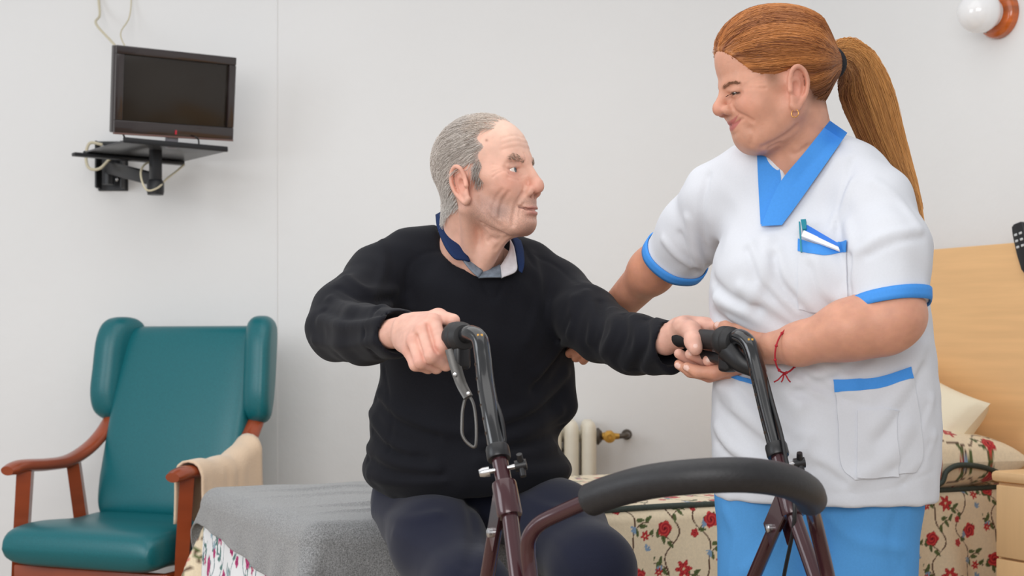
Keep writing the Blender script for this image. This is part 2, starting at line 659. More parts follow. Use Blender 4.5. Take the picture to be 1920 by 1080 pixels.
# printed cotton: flowers, leaves and vines as dye colours
def floral(a, b, base, rose, rose2, leaf, vine, blue, tile=(0.215, 0.195), seed=3):
    rg = np.random.default_rng(seed)
    n = len(a)
    col = np.tile(np.asarray(base), (n, 1))
    ta, tb = tile
    x = np.mod(a, ta); y = np.mod(b + 0.35 * tb * np.floor(a / ta), tb)

    def wrapd(cx, cy):
        dx = x - cx; dy = y - cy
        return (dx + ta / 2) % ta - ta / 2, (dy + tb / 2) % tb - tb / 2

    def paint(mask, c):
        col[mask] = c
    # vines
    fx, fy = ta / 0.30, tb / 0.26
    for k, (x0, am, ph) in enumerate(((0.07 * fx, 0.024 * fx, 0.4), (0.20 * fx, 0.030 * fx, 2.6))):
        dx, _ = wrapd(x0, 0)
        yy = 2 * math.pi * y / tb
        w = dx - am * np.sin(yy + ph) - 0.008 * np.sin(2 * yy + k)
        paint(np.abs(w) < 0.0022, vine)
        for q in range(3):
            yc = tb * (q + 0.5 * k) / 3
            xc = x0 + am * math.sin(2 * math.pi * yc / tb + ph) + 0.008 * math.sin(4 * math.pi * yc / tb + k)
            s = 1 if (q + k) % 2 else -1
            dx, dy = wrapd(xc, yc)
            tt = dx * s
            paint((tt > 0) & (tt < 0.045) & (np.abs(dy - 0.020 * np.sin(tt * 45)) < 0.0017), vine)
            for tq, off in ((0.02, 0.010), (0.028, -0.008), (0.044, 0.010), (0.008, -0.010)):
                lx, ly = xc + s * tq, yc + 0.020 * math.sin(tq * 45) + off
                an = rg.uniform(-0.9, 0.9) + (0.9 if off > 0 else -0.9)
                dx2, dy2 = wrapd(lx, ly)
                p = dx2 * math.cos(an) + dy2 * math.sin(an); r = -dx2 * math.sin(an) + dy2 * math.cos(an)
                m = (p / 0.0115) ** 2 + (r / (0.0052 * (1 - 0.4 * p / 0.0115))) ** 2 < 1
                paint(m, leaf)
                paint(m & (np.abs(r) < 0.0007), np.asarray(leaf) * 0.5)
    # blue sprigs
    for k in range(5):
        cx, cy = rg.uniform(0, ta), rg.uniform(0, tb)
        for j in range(5):
            an = 0.4 * j + rg.uniform(0, 0.3) + k
            dx, dy = wrapd(cx + 0.008 * math.cos(an), cy + 0.008 * math.sin(an))
            p = dx * math.cos(an) + dy * math.sin(an); r = -dx * math.sin(an) + dy * math.cos(an)
            paint((p / 0.008) ** 2 + (r / 0.0024) ** 2 < 1, blue)
    # roses and open flowers
    spots = ((0.045, 0.05, 0.021, 0), (0.115, 0.175, 0.023, 1), (0.235, 0.07, 0.022, 0), (0.265, 0.20, 0.013, 1), (0.165, 0.03, 0.012, 0),
             (0.02, 0.17, 0.012, 1), (0.17, 0.115, 0.010, 0))
    for k, (cx, cy, R, kind) in enumerate(spots):
        dx, dy = wrapd(cx * fx, cy * fy)
        rr = np.hypot(dx, dy); th = np.arctan2(dy, dx) + k
        edge = R * ((0.90 if kind == 0 else 0.80) + (0.10 if kind == 0 else 0.24) * np.cos((5 if kind == 0 else 6) * th))
        m = rr < edge
        sw = np.sin(rr / R * 15 + 2.0 * th * (1 if kind == 0 else 0) + (3 * np.cos(6 * th) if kind else 0))
        mixv = np.clip(0.5 + 0.6 * sw, 0, 1)[:, None]
        c = np.asarray(rose) * (1 - mixv) + np.asarray(rose2) * mixv
        col[m] = c[m]
        paint(rr < 0.16 * R, np.asarray(rose) * 0.45 if kind == 0 else A(0.75, 0.55, 0.35))
    return col


CREAM = srgb(229, 213, 184)
PAL_BED = dict(base=CREAM, rose=srgb(150, 22, 40), rose2=srgb(206, 66, 62), leaf=srgb(86, 100, 58), vine=srgb(92, 66, 52), blue=srgb(128, 156, 186))
PAL_DAYLIT = dict(base=srgb(236, 238, 240), rose=srgb(150, 24, 92), rose2=srgb(206, 92, 140), leaf=srgb(104, 140, 136), vine=srgb(110, 130, 140), blue=srgb(150, 176, 190))  # bedspread colours whitened to stand for strong daylight on the foot end
M_bedspread = mat('floral_bedspread', CREAM, 0.85, vcol=True, bump=(420, 0.35, 0.0015), spec=0.2, noise=(160, 0.05), sheen=0.2)
M_daylit = mat('floral_cotton_daylit', (0.8, 0.8, 0.8), 0.8, vcol=True, bump=(500, 0.2, 0.001), spec=0.2)
M_piping = mat('dark_green_piping', srgb(52, 62, 56), 0.7, noise=(200, 0.2))


def drape(a, b, top, inset=0.03, r=0.035, slope=0.06, flare=0.35, wob=0.0, seed=0, L=BL, W=BW):
    """cloth coordinates (a along the bed, b across) to world points: lies on the bed and hangs over its edges"""
    oa = np.maximum(inset - a, 0)
    ob = np.where(b < inset, inset - b, np.maximum(b - (W - inset), 0))
    sb = np.where(b < W / 2, -1.0, 1.0)
    l = np.hypot(oa, ob)
    ln = np.maximum(l, 1e-9)
    da, db = oa / ln, ob / ln
    arc = r * math.pi / 2
    th = np.minimum(l, arc) / r
    rest = np.maximum(l - arc, 0)
    fl = slope + flare * (2 * da * db) ** 2
    fold = wob * np.sin((a * 31 + seed) * (db > da) + (b * 37 + 1.3 * seed) * (da >= db) + 0.8 * np.sin(a * 11 + b * 9)) * np.clip(rest / 0.25, 0, 1)
    out = r * np.sin(th) + rest * fl / np.sqrt(1 + fl * fl) + fold
    drop = r * (1 - np.cos(th)) + rest / np.sqrt(1 + fl * fl)
    u = np.where(oa > 0, inset - da * out, a)
    v = np.where(sb < 0, np.where(ob > 0, inset - db * out, b), np.where(ob > 0, W - inset + db * out, b))
    z = top - drop
    return C0 + u[:, None] * U3 + v[:, None] * V3 + z[:, None] * Z3


def cloth_noise(a, b, s, seed):
    rg = np.random.default_rng(seed)
    o = np.zeros_like(a)
    for i in range(6):
        k = rg.uniform(0.5, 1.6) * s; t = rg.uniform(0, math.pi); p = rg.uniform(0, 6)
        o += np.sin(k * (a * math.cos(t) + b * math.sin(t)) + p) / 6
    return o


# bedspread: finely divided where its print can be seen
va_ = np.concatenate([np.linspace(-0.50, 0.52, 100, endpoint=False), np.linspace(0.52, BL - 0.01, 620)])
vb_ = np.concatenate([np.linspace(-0.44, 0.05, 195, endpoint=False), np.linspace(0.05, 0.30, 60, endpoint=False), np.linspace(0.30, BW + 0.30, 60)])
na, nb = len(va_), len(vb_)
ga, gb = np.meshgrid(va_, vb_, indexing='ij')
ga, gb = ga.ravel(), gb.ravel()
bp = drape(ga, gb, BT, wob=0.014, seed=2)
bp[:, 2] += 0.006 * cloth_noise(ga, gb, 14, 5) * ((gb > 0.02) & (gb < BW - 0.02))
colb = floral(ga, gb, **PAL_BED)
bedspread = mesh_obj('bedspread', bp, grid_faces(na, nb), M_bedspread, colors=colb)
tag(bedspread, 'cream bedspread printed with red roses covering the bed', 'bedspread')
pa = np.linspace(0.62, BL - 0.04, 120)
pv, pf = tube(drape(pa, np.full_like(pa, 0.012), BT + 0.004) + Z3 * 0.002 * np.sin(pa * 9)[:, None], 0.0075, 8)
mesh_obj('piping', pv, pf, M_piping, parent=bedspread)

# daylight-whitened print, painted as its own sheet hanging over the foot end
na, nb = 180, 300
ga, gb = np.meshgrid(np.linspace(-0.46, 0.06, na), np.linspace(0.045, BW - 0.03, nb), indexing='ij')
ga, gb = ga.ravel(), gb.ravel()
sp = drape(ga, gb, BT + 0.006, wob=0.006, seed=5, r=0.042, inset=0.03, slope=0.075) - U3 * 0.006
bedcover = mesh_obj('daylit_foot_cover', sp, grid_faces(na, nb), M_daylit, colors=floral(gb * 1.0, ga * 0.72, tile=(0.20, 0.17), seed=9, **PAL_DAYLIT))
tag(bedcover, 'white sheet with painted-in daylight and pink flowers hanging at the foot of the bed', 'bedcover')

# grey throw
M_throw = mat('grey_throw', srgb(136, 137, 138), 0.95, noise=(330, 0.42, (1, 1, 1)), bump=(420, 0.6, 0.002), spec=0.1, sheen=0.35)
na, nb = 200, 220
tA, tB = np.meshgrid(np.linspace(0, 1, na), np.linspace(0, 1, nb), indexing='ij')
tA, tB = tA.ravel(), tB.ravel()
gb = -0.36 + tB * (BW + 0.36 + 0.16)
amin = -(0.164 - 0.0757 * np.clip(gb, -0.3, 1.1) / BW)
ga = amin + tA * (0.60 - amin)
tp = drape(ga, gb, BT + 0.013, wob=0.012, seed=1, r=0.05, slope=0.085, flare=0.5)
ontop = (gb > 0.0) & (gb < BW)
rid = np.exp(-((gb - 0.30 - 0.10 * ga + 0.03 * np.sin(ga * 6)) / 0.018) ** 2) + 0.7 * np.exp(-((gb - 0.55 + 0.06 * ga) / 0.022) ** 2) + \
    0.8 * np.exp(-((gb - 0.16 - 0.05 * ga) / 0.014) ** 2) + 0.6 * np.exp(-((gb - 0.72 + 0.1 * ga) / 0.015) ** 2)
tp[:, 2] += (0.011 * rid * np.clip((ga - 0.02) / 0.2, 0, 1) + 0.005 * cloth_noise(ga, gb, 25, 8)) * ontop
tp -= (U3 * 0.010)[None, :] * (ga < 0.03)[:, None]
throw = mesh_obj('throw_blanket', tp, grid_faces(na, nb), M_throw)
sm = throw.modifiers.new('thickness', 'SOLIDIFY'); sm.thickness = 0.004; sm.offset = 1
tag(throw, 'grey woven throw blanket spread over the foot of the bed', 'blanket')

# cream pillow and floral pillow at the head end
def pillow(name, c, size, m, ax, colors=None, corner=0.22, n=44, m_=None):
    s = np.linspace(-1, 1, n)
    X, Y = np.meshgrid(s, s, indexing='ij')
    pinch = 1 - corner * (1 - np.abs(X)) * np.abs(Y) ** 2 * 0 
    ox = X * (1 - 0.10 * (1 - Y ** 2)) ; oy = Y * (1 - 0.10 * (1 - X ** 2))
    hgt = (np.clip(1 - X ** 4, 0, 1) * np.clip(1 - Y ** 4, 0, 1)) ** 0.42
    hgt = hgt * (1 + 0.06 * np.sin(5 * X + 2 * Y) + 0.05 * np.sin(4 * Y - 3 * X))
    top = np.stack([ox * size[0] / 2, oy * size[1] / 2, hgt * size[2] / 2], -1).reshape(-1, 3)
    bot = top * A(1, 1, -1)
    v = np.concatenate([top, bot]); q = grid_faces(n, n)
    f = np.concatenate([q, q[:, ::-1] + n * n])
    w = v @ np.asarray(ax) + c
    col = None
    if colors:
        col = floral(v[:, 0] + 0.4, v[:, 1] + 0.3, **colors)
    return mesh_obj(name, w, f, m, colors=col)


M_pillow = mat('cream_cotton', srgb(238, 226, 200), 0.9, bump=(60, 0.25, 0.004), spec=0.2)
lean = math.radians(58)
axp = np.array([V3 * 0.86 + Z3 * 0.30 + U3 * 0.1, U3 * math.cos(lean) * 1.0 + Z3 * math.sin(lean) - V3 * 0.25, np.cross(V3, U3 * math.cos(lean) + Z3 * math.sin(lean))])
axp = np.array([unit(x) for x in axp])
po = pillow('pillow', UV(1.885, 0.285, BT + 0.135), (0.50, 0.44, 0.16), M_pillow, axp)
tag(po, 'plain cream cushion leaning on the headboard', 'cushion')
axf = np.array([V3, U3, Z3])
fp = pillow('floral_pillow', UV(1.83, 0.36, BT + 0.075), (0.84, 0.46, 0.20), M_bedspread, axf, colors=PAL_BED, n=150)
tag(fp, 'plump floral pillow lying at the head of the bed', 'pillow')

pp_ = spline([UV(1.60, 0.02, BT + 0.016), UV(1.70, -0.012, BT + 0.012), UV(1.765, -0.025, BT + 0.022), UV(1.785, -0.028, BT + 0.055), UV(1.83, -0.030, BT + 0.070), UV(1.92, -0.03, BT + 0.060), UV(2.02, -0.02, BT + 0.03)], 8)
to_local(mesh_obj('piping', *tube(pp_, 0.0075, 8), M_piping), fp)

# bedside cabinet
M_beech2 = mat('beech_veneer', srgb(232, 192, 142), 0.4, noise=(5.0, 0.045, (6.0, 6.0, 0.7)), spec=0.4)
M_dark = mat('shadow_gap', srgb(58, 44, 34), 0.8)
NS = UV(1.93, -0.465, 0)
ns = thing('bedside_cabinet', 'pale beech bedside cabinet with drawers beside the bed', 'cabinet', tuple(NS), BANG)


def nspart(name, size, c, m, bev=0.004, parent=ns):
    v, f = rbox(size, bev, 2, c)
    o = mesh_obj(name, v, f, m, smooth=True, angle=40)
    o.parent = parent
    return o


nspart('body', (0.40, 0.40, 0.62), (0.0, 0.0, 0.340), M_beech2)
nspart('plinth', (0.37, 0.37, 0.03), (0, 0, 0.015), M_dark)
nspart('top', (0.43, 0.425, 0.028), (0, 0, 0.664), M_beech2, 0.010)
for i, zz in enumerate((0.553, 0.359, 0.155)):
    hh = (0.182, 0.196, 0.20)[i]
    d = nspart('drawer', (0.016, 0.385, hh), (-0.208, 0, zz), M_beech2)

def on_plane(px, py, p0, n):
    d = unit(P(px, py, 1.0) - A(0, 0, H)); o = A(0, 0, H)
    return o + d * (((p0 - o) @ n) / (d @ n))


# handset hanging on the headboard
M_blackplastic = mat('black_plastic', srgb(24, 24, 27), 0.38, spec=0.5)
M_button = mat('white_button', srgb(205, 208, 210), 0.4)
rm_c = on_plane(1925, 468, UV(2.103, 0, 0), U3)
prof = [(-0.022, 0.072), (-0.012, 0.078), (0.012, 0.078), (0.022, 0.072), (0.024, 0.05), (0.021, -0.01), (0.014, -0.055), (0.006, -0.068), (-0.006, -0.068), (-0.014, -0.055), (-0.021, -0.01), (-0.024, 0.05)]
rax = np.array([unit(-V3 * 0.95 + Z3 * 0.0), unit(Z3 * 1.0 + V3 * 0.22), -U3])
rax[0] = unit(np.cross(rax[1], rax[2])); 
rem = thing('bed_handset', 'black bed remote handset with white buttons hung on the headboard', 'remote', tuple(rm_c))
v, f = prism(prof, 0.0, 0.022, rax, rm_c, 0.005, 3)
to_local(mesh_obj('handset_body', v, f, M_blackplastic, angle=40), rem)
for i in range(3):
    for j in (-1, 1):
        v, f = rbox((0.010, 0.007, 0.004), 0.0015, 2, (j * 0.009, 0.045 - 0.018 * i, 0.023))
        to_local(mesh_obj('button', v @ rax + rm_c, f, M_button), rem)
v, f = tube([rm_c + rax[1] * (-0.066) + rax[2] * 0.011, rm_c - rax[1] * 0.12 + rax[2] * 0.012 - V3 * 0.03, rm_c - rax[1] * 0.35 - V3 * 0.08 + rax[2] * 0.012], 0.0035, 8)
to_local(mesh_obj('handset_cord', v, f, M_blackplastic), rem)

# ------------------------------------------------------------------ globe wall lamp
M_lampwood = mat('varnished_wood', srgb(190, 92, 28), 0.22, noise=(9, 0.30, (1, 1, 5)), coat=0.6)
M_opal = mat('opal_glass', srgb(240, 240, 241), 0.12, spec=0.6, coat=0.4)
M_steel = mat('bright_steel', srgb(200, 200, 202), 0.25, 1.0)
LP = on_plane(1877, 28, UV(2.22, 0, 0), U3)
lamp = thing('wall_lamp', 'white glass globe wall lamp on a turned wooden base', 'lamp', tuple(LP))
v, f = lathe([(0.0, 0.0), (0.070, 0.0), (0.072, 0.006), (0.069, 0.012), (0.071, 0.018), (0.067, 0.026), (0.058, 0.030), (0.050, 0.033), (0.0, 0.034)], 48, LP, -U3)
to_local(mesh_obj('wooden_base', v, f, M_lampwood, angle=60), lamp)
v, f = lathe([(0.0, 0.03), (0.040, 0.03), (0.040, 0.045), (0.0, 0.045)], 32, LP, -U3)
to_local(mesh_obj('collar', v, f, M_opal, angle=40), lamp)
v, f = sphere(LP - U3 * 0.088, 0.063, 28)
to_local(mesh_obj('globe', v, f, M_opal), lamp)
for a_ in (0.55, math.pi + 0.55):
    c = LP - U3 * 0.031 - V3 * -0.056 * math.sin(a_) - Z3 * 0.056 * math.cos(a_)
    v, f = lathe([(0.0, -0.002), (0.0045, 0.0), (0.0045, 0.002), (0.0, 0.0035)], 12, c, -U3)
    to_local(mesh_obj('screw', v, f, M_steel), lamp)

# ------------------------------------------------------------------ radiator on the back wall
M_rad = mat('cream_enamel', srgb(226, 218, 200), 0.35, noise=(30, 0.03), spec=0.5)
M_brass = mat('old_brass', srgb(196, 150, 70), 0.35, 0.7)
M_iron = mat('dark_iron', srgb(92, 84, 76), 0.5, 0.5)
def WP(x, y, z):
    return A(x, y, z)


RE = on_plane(1119, 818, A(0, DW - 0.10, 0), WV)        # right end of the radiator, on its centre plane
ru = RE[0]
rtop = 0.735
rad = thing('radiator', 'cream cast-iron column radiator on the back wall', 'radiator', tuple(WP(ru - 0.25, DW - 0.10, 0)))
sec = MB()
pw = 0.0600
def section():
    b = MB()
    for vv in (-0.045, 0.045):
        zz_ = [0.075, 0.085, 0.11, rtop - 0.05, rtop - 0.022, rtop - 0.008, rtop]
        b.add(*tube([UVr(0, vv, z_) for z_ in zz_], [0.010, 0.019, 0.0255, 0.0255, 0.0245, 0.020, 0.012], 14, flat=(1.25, 1.02), up=WV))
    for zz in (0.11, rtop - 0.045):
        b.add(*tube([UVr(0, -0.055, zz), UVr(0, -0.02, zz + 0.005), UVr(0, 0.02, zz + 0.005), UVr(0, 0.055, zz)], [0.020, 0.027, 0.027, 0.020], 14, up=Z3, flat=(1.05, 0.95)))
        b.add(*tube([UVr(-pw / 2, 0, zz - 0.01), UVr(pw / 2, 0, zz - 0.01)], 0.021, 14))
    return b
def UVr(u, v, z):
    return u * WU + v * WV + z * Z3
sb = section()
first = None
for i in range(9):
    if first is None:
        o = sb.build('radiator_section', M_rad); first = o
    else:
        o = first.copy(); COL.objects.link(o)
    o.location = Vector(WP(ru - pw * (i + 0.5), DW - 0.10, 0))
    to_local(o, rad)
zc = RE[2]
v, f = lathe([(0, 0), (0.030, 0.0), (0.030, 0.006), (0.017, 0.018), (0.0, 0.019)], 20, WP(ru, DW - 0.10, zc), WU)
to_local(mesh_obj('end_plug', v, f, M_iron, angle=40), rad)
b = MB()
b.add(*lathe([(0, 0.017), (0.013, 0.017), (0.015, 0.03), (0.020, 0.034), (0.021, 0.045), (0.020, 0.052), (0.012, 0.058), (0.010, 0.078), (0.0, 0.078)], 20, WP(ru, DW - 0.10, zc), WU))
b.add(*lathe([(0, 0.0), (0.013, 0.0), (0.021, 0.012), (0.021, 0.024), (0.008, 0.026), (0.006, 0.020), (0, 0.020)], 20, WP(ru + 0.042, DW - 0.115, zc), -WV))
to_local(b.build('valve', M_brass, angle=40), rad)
b = MB()
b.add(*tube(spline([WP(ru + 0.075, DW - 0.10, zc), WP(ru + 0.10, DW - 0.095, zc + 0.002), WP(ru + 0.112, DW - 0.06, zc + 0.002), WP(ru + 0.112, DW + 0.01, zc)], 6), 0.009, 10))
b.add(*lathe([(0, 0), (0.019, 0), (0.017, 0.006), (0, 0.007)], 20, WP(ru + 0.112, DW - 0.001, zc), -WV))
to_local(b.build('pipe', M_iron, angle=40), rad)
# the radiator's wall brackets and feet
for i in (1, 7):
    v, f = rbox((0.02, 0.14, 0.02), 0.003, 1)
    v = v @ np.array([WU, WV, Z3]) + WP(ru - pw * (i + 1), DW - 0.055, 0.62)
    to_local(mesh_obj('wall_hook', v, f, M_iron), rad)
    v, f = rbox((0.03, 0.12, 0.11), 0.005, 1)
    v = v @ np.array([WU, WV, Z3]) + WP(ru - pw * (i + 0.5), DW - 0.10, 0.055)
    to_local(mesh_obj('foot', v, f, M_rad), rad)

# ------------------------------------------------------------------ wing armchair
M_teal = mat('teal_vinyl', srgb(14, 100, 108), 0.36, noise=(240, 0.10), bump=(300, 0.25, 0.001), spec=0.5)
M_wood = mat('red_brown_wood', srgb(148, 66, 34), 0.28, noise=(6, 0.16, (1, 1, 4)), coat=0.35)
CO = A(-1.262, 4.239, 0)
CX, CY = A(0.93, -0.368, 0), A(0.368, 0.93, 0)


def CP(x, y, z):
    return CO + x * CX + y * CY + z * Z3


CAX = np.array([CX, CY, Z3])
chair = thing('armchair', 'teal vinyl wing armchair with reddish wooden arms in the corner', 'armchair', tuple(CP(0, 0.25, 0)))


def chairpart(name, b, m, **kw):
    o = b.build(name, m, **kw)
    return to_local(o, chair)


def cushion(path, half_w, thick, n=36, ends=5.0):
    """upholstered slab swept along a side-view path [(y,z)], rounded section across x"""
    p = np.asarray(path, float)
    t = np.gradient(p, axis=0); t /= np.linalg.norm(t, axis=1)[:, None]
    nr = np.stack([t[:, 1], -t[:, 0]], 1)          # towards the sitter for a path that runs up/forward
    b = MB()
    ang = np.linspace(0, 2 * math.pi, n, endpoint=False)
    m = len(p)
    vs = []
    for i in range(m):
        e = abs(2 * i / (m - 1) - 1) ** ends
        hw = (half_w[i] if hasattr(half_w, '__len__') else half_w) * (1 - 0.06 * e)
        th = (thick[i] if hasattr(thick, '__len__') else thick) / 2 * math.sqrt(max(1 - e, 0.02))
        c, s = np.cos(ang), np.sin(ang)
        x = hw * np.sign(c) * np.abs(c) ** 0.28
        q = th * np.sign(s) * np.abs(s) ** 0.45
        for xx, qq in zip(x, q):
            y, z = p[i] + nr[i] * qq
            vs.append(CP(xx, y, z))
    f = []
    for i in range(m - 1):
        for k in range(n):
            l = (k + 1) % n
            f.append((i * n + k, i * n + l, (i + 1) * n + l, (i + 1) * n + k))
    f += [tuple(range(n))[::-1], tuple((m - 1) * n + k for k in range(n))]
    b.add(vs, f)
    return b


back_path = spline([(0.375, 0.43, 0), (0.415, 0.56, 0), (0.47, 0.76, 0), (0.525, 0.94, 0), (0.565, 1.058, 0)], 9)[:, :2]
hwb = np.interp(np.linspace(0, 1, len(back_path)), [0, 0.25, 0.5, 1], [0.25, 0.262, 0.262, 0.255])
chairpart('backrest', cushion(back_path, hwb, 0.10, ends=9), M_teal, angle=60)
seat_path = spline([(0.44, 0.405, 0), (0.25, 0.388, 0), (0.05, 0.398, 0), (-0.075, 0.385, 0)], 10)[:, :2]
chairpart('seat_cushion', cushion(seat_path, 0.275, 0.125, ends=8), M_teal, angle=60)
for s in (-1, 1):
    # padded wing: outline in (y,z), rounded, leaning out
    poly = [(0.50, 0.745), (0.445, 0.765), (0.425, 0.83), (0.435, 0.93), (0.448, 1.02), (0.475, 1.075), (0.52, 1.092), (0.575, 1.08), (0.595, 1.03), (0.575, 0.9), (0.545, 0.80)]
    pp = spline([(y, z, 0) for y, z in poly], 5, closed=True)[:, :2]
    v, f = prism([tuple(q) for q in pp], -0.048, 0.048, None, (0, 0, 0), 0.038, 5)
    w = np.array([CP(s * (0.272 + (0.53 - y) * 0.30) + x, y, z) for y, z, x in v])
    b = MB(); b.add(w, f)
    chairpart('wing', b, M_teal, angle=60)
    # curved arm
    arm = spline([CP(s * 0.300, -0.005, 0.612), CP(s * 0.300, 0.06, 0.622), CP(s * 0.298, 0.17, 0.618), CP(s * 0.296, 0.27, 0.622), CP(s * 0.292, 0.36, 0.652),
                  CP(s * 0.285, 0.43, 0.700), CP(s * 0.280, 0.49, 0.765)], 6)
    rr = np.interp(np.linspace(0, 1, len(arm)), [0, 0.06, 0.15, 0.5, 1], [0.022, 0.029, 0.031, 0.030, 0.027])
    b = MB(); b.add(*tube(arm, rr, 16, flat=(0.66, 1.08), up=Z3))
    chairpart('armrest', b, M_wood, angle=60)
    b = MB(); b.add(*tube([CP(s * 0.298, 0.075, 0.605), CP(s * 0.296, 0.055, 0.40), CP(s * 0.294, 0.02, 0.0)], [0.030, 0.029, 0.022], 4, flat=(1.35, 0.75), up=CY))
    chairpart('leg', b, M_wood, smooth=False)
    b = MB(); b.add(*tube([CP(s * 0.295, 0.30, 0.615), CP(s * 0.295, 0.345, 0.40), CP(s * 0.295, 0.46, 0.0)], [0.027, 0.028, 0.022], 4, flat=(1.35, 0.75), up=CY))
    chairpart('leg', b, M_wood, smooth=False)
b = MB(); b.add(*rbox((0.56, 0.03, 0.085), 0.006, 2, CP(0, 0.015, 0.285), CAX))
chairpart('front_rail', b, M_wood, angle=40)
for s in (-1, 1):
    b = MB(); b.add(*rbox((0.03, 0.42, 0.085), 0.006, 2, CP(s * 0.262, 0.22, 0.285), CAX))
    chairpart('side_rail', b, M_wood, angle=40)

# towel over the right arm
M_towel = mat('beige_towel', srgb(226, 200, 172), 0.95, bump=(160, 0.5, 0.003), sheen=0.4, spec=0.1)
nt_, ns_ = 30, 40
tv = []
for i in range(nt_):
    y = 0.075 + 0.33 * i / (nt_ - 1)
    zc = np.interp(y, [-0.005, 0.06, 0.17, 0.27, 0.36, 0.43], [0.612, 0.622, 0.618, 0.622, 0.652, 0.70]) + 0.001
    for j in range(ns_):
        t = j / (ns_ - 1)
        l = (t - 0.36) * 0.56                       # length along the cloth from the arm's crest
        wv = 0.006 * math.sin(y * 40 + 3 * t) + 0.004 * math.sin(y * 71)
        if abs(l) < 0.047:
            a_ = l / 0.047 * math.pi / 2
            x, z = 0.300 + 0.041 * math.sin(a_), zc + 0.030 * math.cos(a_)
        else:
            sg = 1 if l > 0 else -1
            x, z = 0.300 + sg * (0.041 + abs(wv) * 0.6 + 0.02 * (abs(l) - 0.047)), zc - (abs(l) - 0.047)
        tv.append(CP(x, y + 0.004 * math.sin(9 * t), z + 0.002 * math.sin(y * 60)))
tw = mesh_obj('towel', tv, grid_faces(nt_, ns_), M_towel)
sm = tw.modifiers.new('thickness', 'SOLIDIFY'); sm.thickness = 0.007; sm.offset = 1
tag(tw, 'folded beige towel draped over the armchair arm', 'towel')

# ------------------------------------------------------------------ television on its wall bracket
M_bezel = mat('glossy_brown_black', srgb(40, 30, 30), 0.18, coat=0.5)
M_screen = mat('dark_screen', srgb(36, 30, 24), 0.2, spec=0.4)
M_tvgrey = mat('grey_plastic', srgb(150, 148, 156), 0.35)
M_red = mat('red_sticker', srgb(190, 40, 60), 0.5)
TL, TR, BLc = P(218, 84, 4.43), P(442, 108, 4.72), P(207, 248, 4.46)
ex = unit(TR - TL); ey = TL - BLc; ey = unit(ey - ex * (ey @ ex)); ez = np.cross(ex, ey)      # ez faces the viewer
TW, TH = np.linalg.norm(TR - TL), np.linalg.norm(TL - BLc)
TC = TL + ex * TW / 2 - ey * TH / 2
TAX = np.array([ex, ey, ez])
tv_ = thing('television', 'small flat television with black glossy frame on wall bracket', 'television', tuple(TC - ey * TH / 2))


def tvp(name, size, c, m, bev, parent=tv_):
    v, f = rbox(size, bev, 2, (0, 0, 0), TAX)
    return to_local(mesh_obj(name, v + TC + np.asarray(c) @ TAX, f, m, angle=40), parent)


tvp('casing', (TW, TH, 0.030), (0, 0, -0.018), M_bezel, 0.004)
tvp('back_cover', (TW * 0.8, TH * 0.8, 0.03), (0, 0, -0.045), M_blackplastic, 0.01)
bw = 0.026
tvp('bezel', (TW, bw, 0.012), (0, TH / 2 - bw / 2, 0.001), M_bezel, 0.003)
tvp('bezel', (TW, 0.040, 0.012), (0, -TH / 2 + 0.020, 0.001), M_bezel, 0.003)
tvp('bezel', (bw, TH - 0.066, 0.012), (-TW / 2 + bw / 2, 0.007, 0.001), M_bezel, 0.003)
tvp('bezel', (bw, TH - 0.066, 0.012), (TW / 2 - bw / 2, 0.007, 0.001), M_bezel, 0.003)
tvp('screen', (TW - 2 * bw, TH - 0.066, 0.004), (0, 0.007, -0.0025), M_screen, 0.0005)
tvp('logo', (0.006, 0.014, 0.002), (-0.001, -TH / 2 + 0.013, 0.008), M_red, 0.0005)
tvp('stand_neck', (0.042, 0.05, 0.02), (0.0, -TH / 2 - 0.016, -0.02), M_tvgrey, 0.006)
tvp('lower_trim', (TW, 0.006, 0.016), (0, -TH / 2 - 0.002, 0.0), mat('brown_trim', srgb(112, 84, 78), 0.35), 0.002)

FL, FR, RL = P(232, 264, 4.50), P(426, 281, 4.72), P(190, 287, 4.80)
sx = FR - FL; SWd = np.linalg.norm(sx); sx = unit(sx); sx[2] = 0; sx = unit(sx)
sy = unit(np.cross(Z3, sx)); SC0 = (FL + FR) / 2; SC0[2] = 1.642
brk = thing('tv_wall_bracket', 'black metal television bracket with shelf and swivel arm', 'bracket', tuple(SC0))
SAX = np.array([sx, sy, Z3])
M_blk = mat('black_steel', srgb(30, 31, 34), 0.42, 0.2, spec=0.5)
M_shelfu = mat('grey_black_shelf', srgb(72, 72, 74), 0.3, 0.2)


def brp(name, size, c, m=M_blk, bev=0.003):
    v, f = rbox(size, bev, 2, (0, 0, 0), SAX)
    return to_local(mesh_obj(name, v + SC0 + np.asarray(c) @ SAX, f, m, angle=40), brk)


brp('shelf', (SWd, 0.34, 0.006), (0, 0.17, 0.0), M_shelfu, 0.001)
brp('shelf_lip', (SWd + 0.004, 0.008, 0.018), (0, 0.0, 0.004))
brp('shelf_lip', (SWd + 0.004, 0.012, 0.022), (0, 0.335, -0.006))
brp('shelf_bar', (SWd + 0.03, 0.03, 0.012), (-0.03, 0.315, -0.012))
post_top = SC0 + A(-0.02, 0.12, 0) @ SAX
b = MB(); b.add(*rbox((0.034, 0.034, 0.13), 0.004, 2, post_top - Z3 * 0.065, SAX))
b.add(*lathe([(0, 0), (0.026, 0), (0.028, 0.01), (0.028, 0.04), (0.022, 0.05), (0, 0.05)], 20, post_top - Z3 * 0.15, Z3))
to_local(b.build('pivot_post', M_blk, angle=40), brk)
Wn = A(0, DW - 0.004, 0)
plate_c = on_plane(213, 312, Wn, WV)
b = MB()
b.add(*rbox((0.105, 0.012, 0.175), 0.002, 1, plate_c - WV * 0.006, np.array([WU, WV, Z3])))
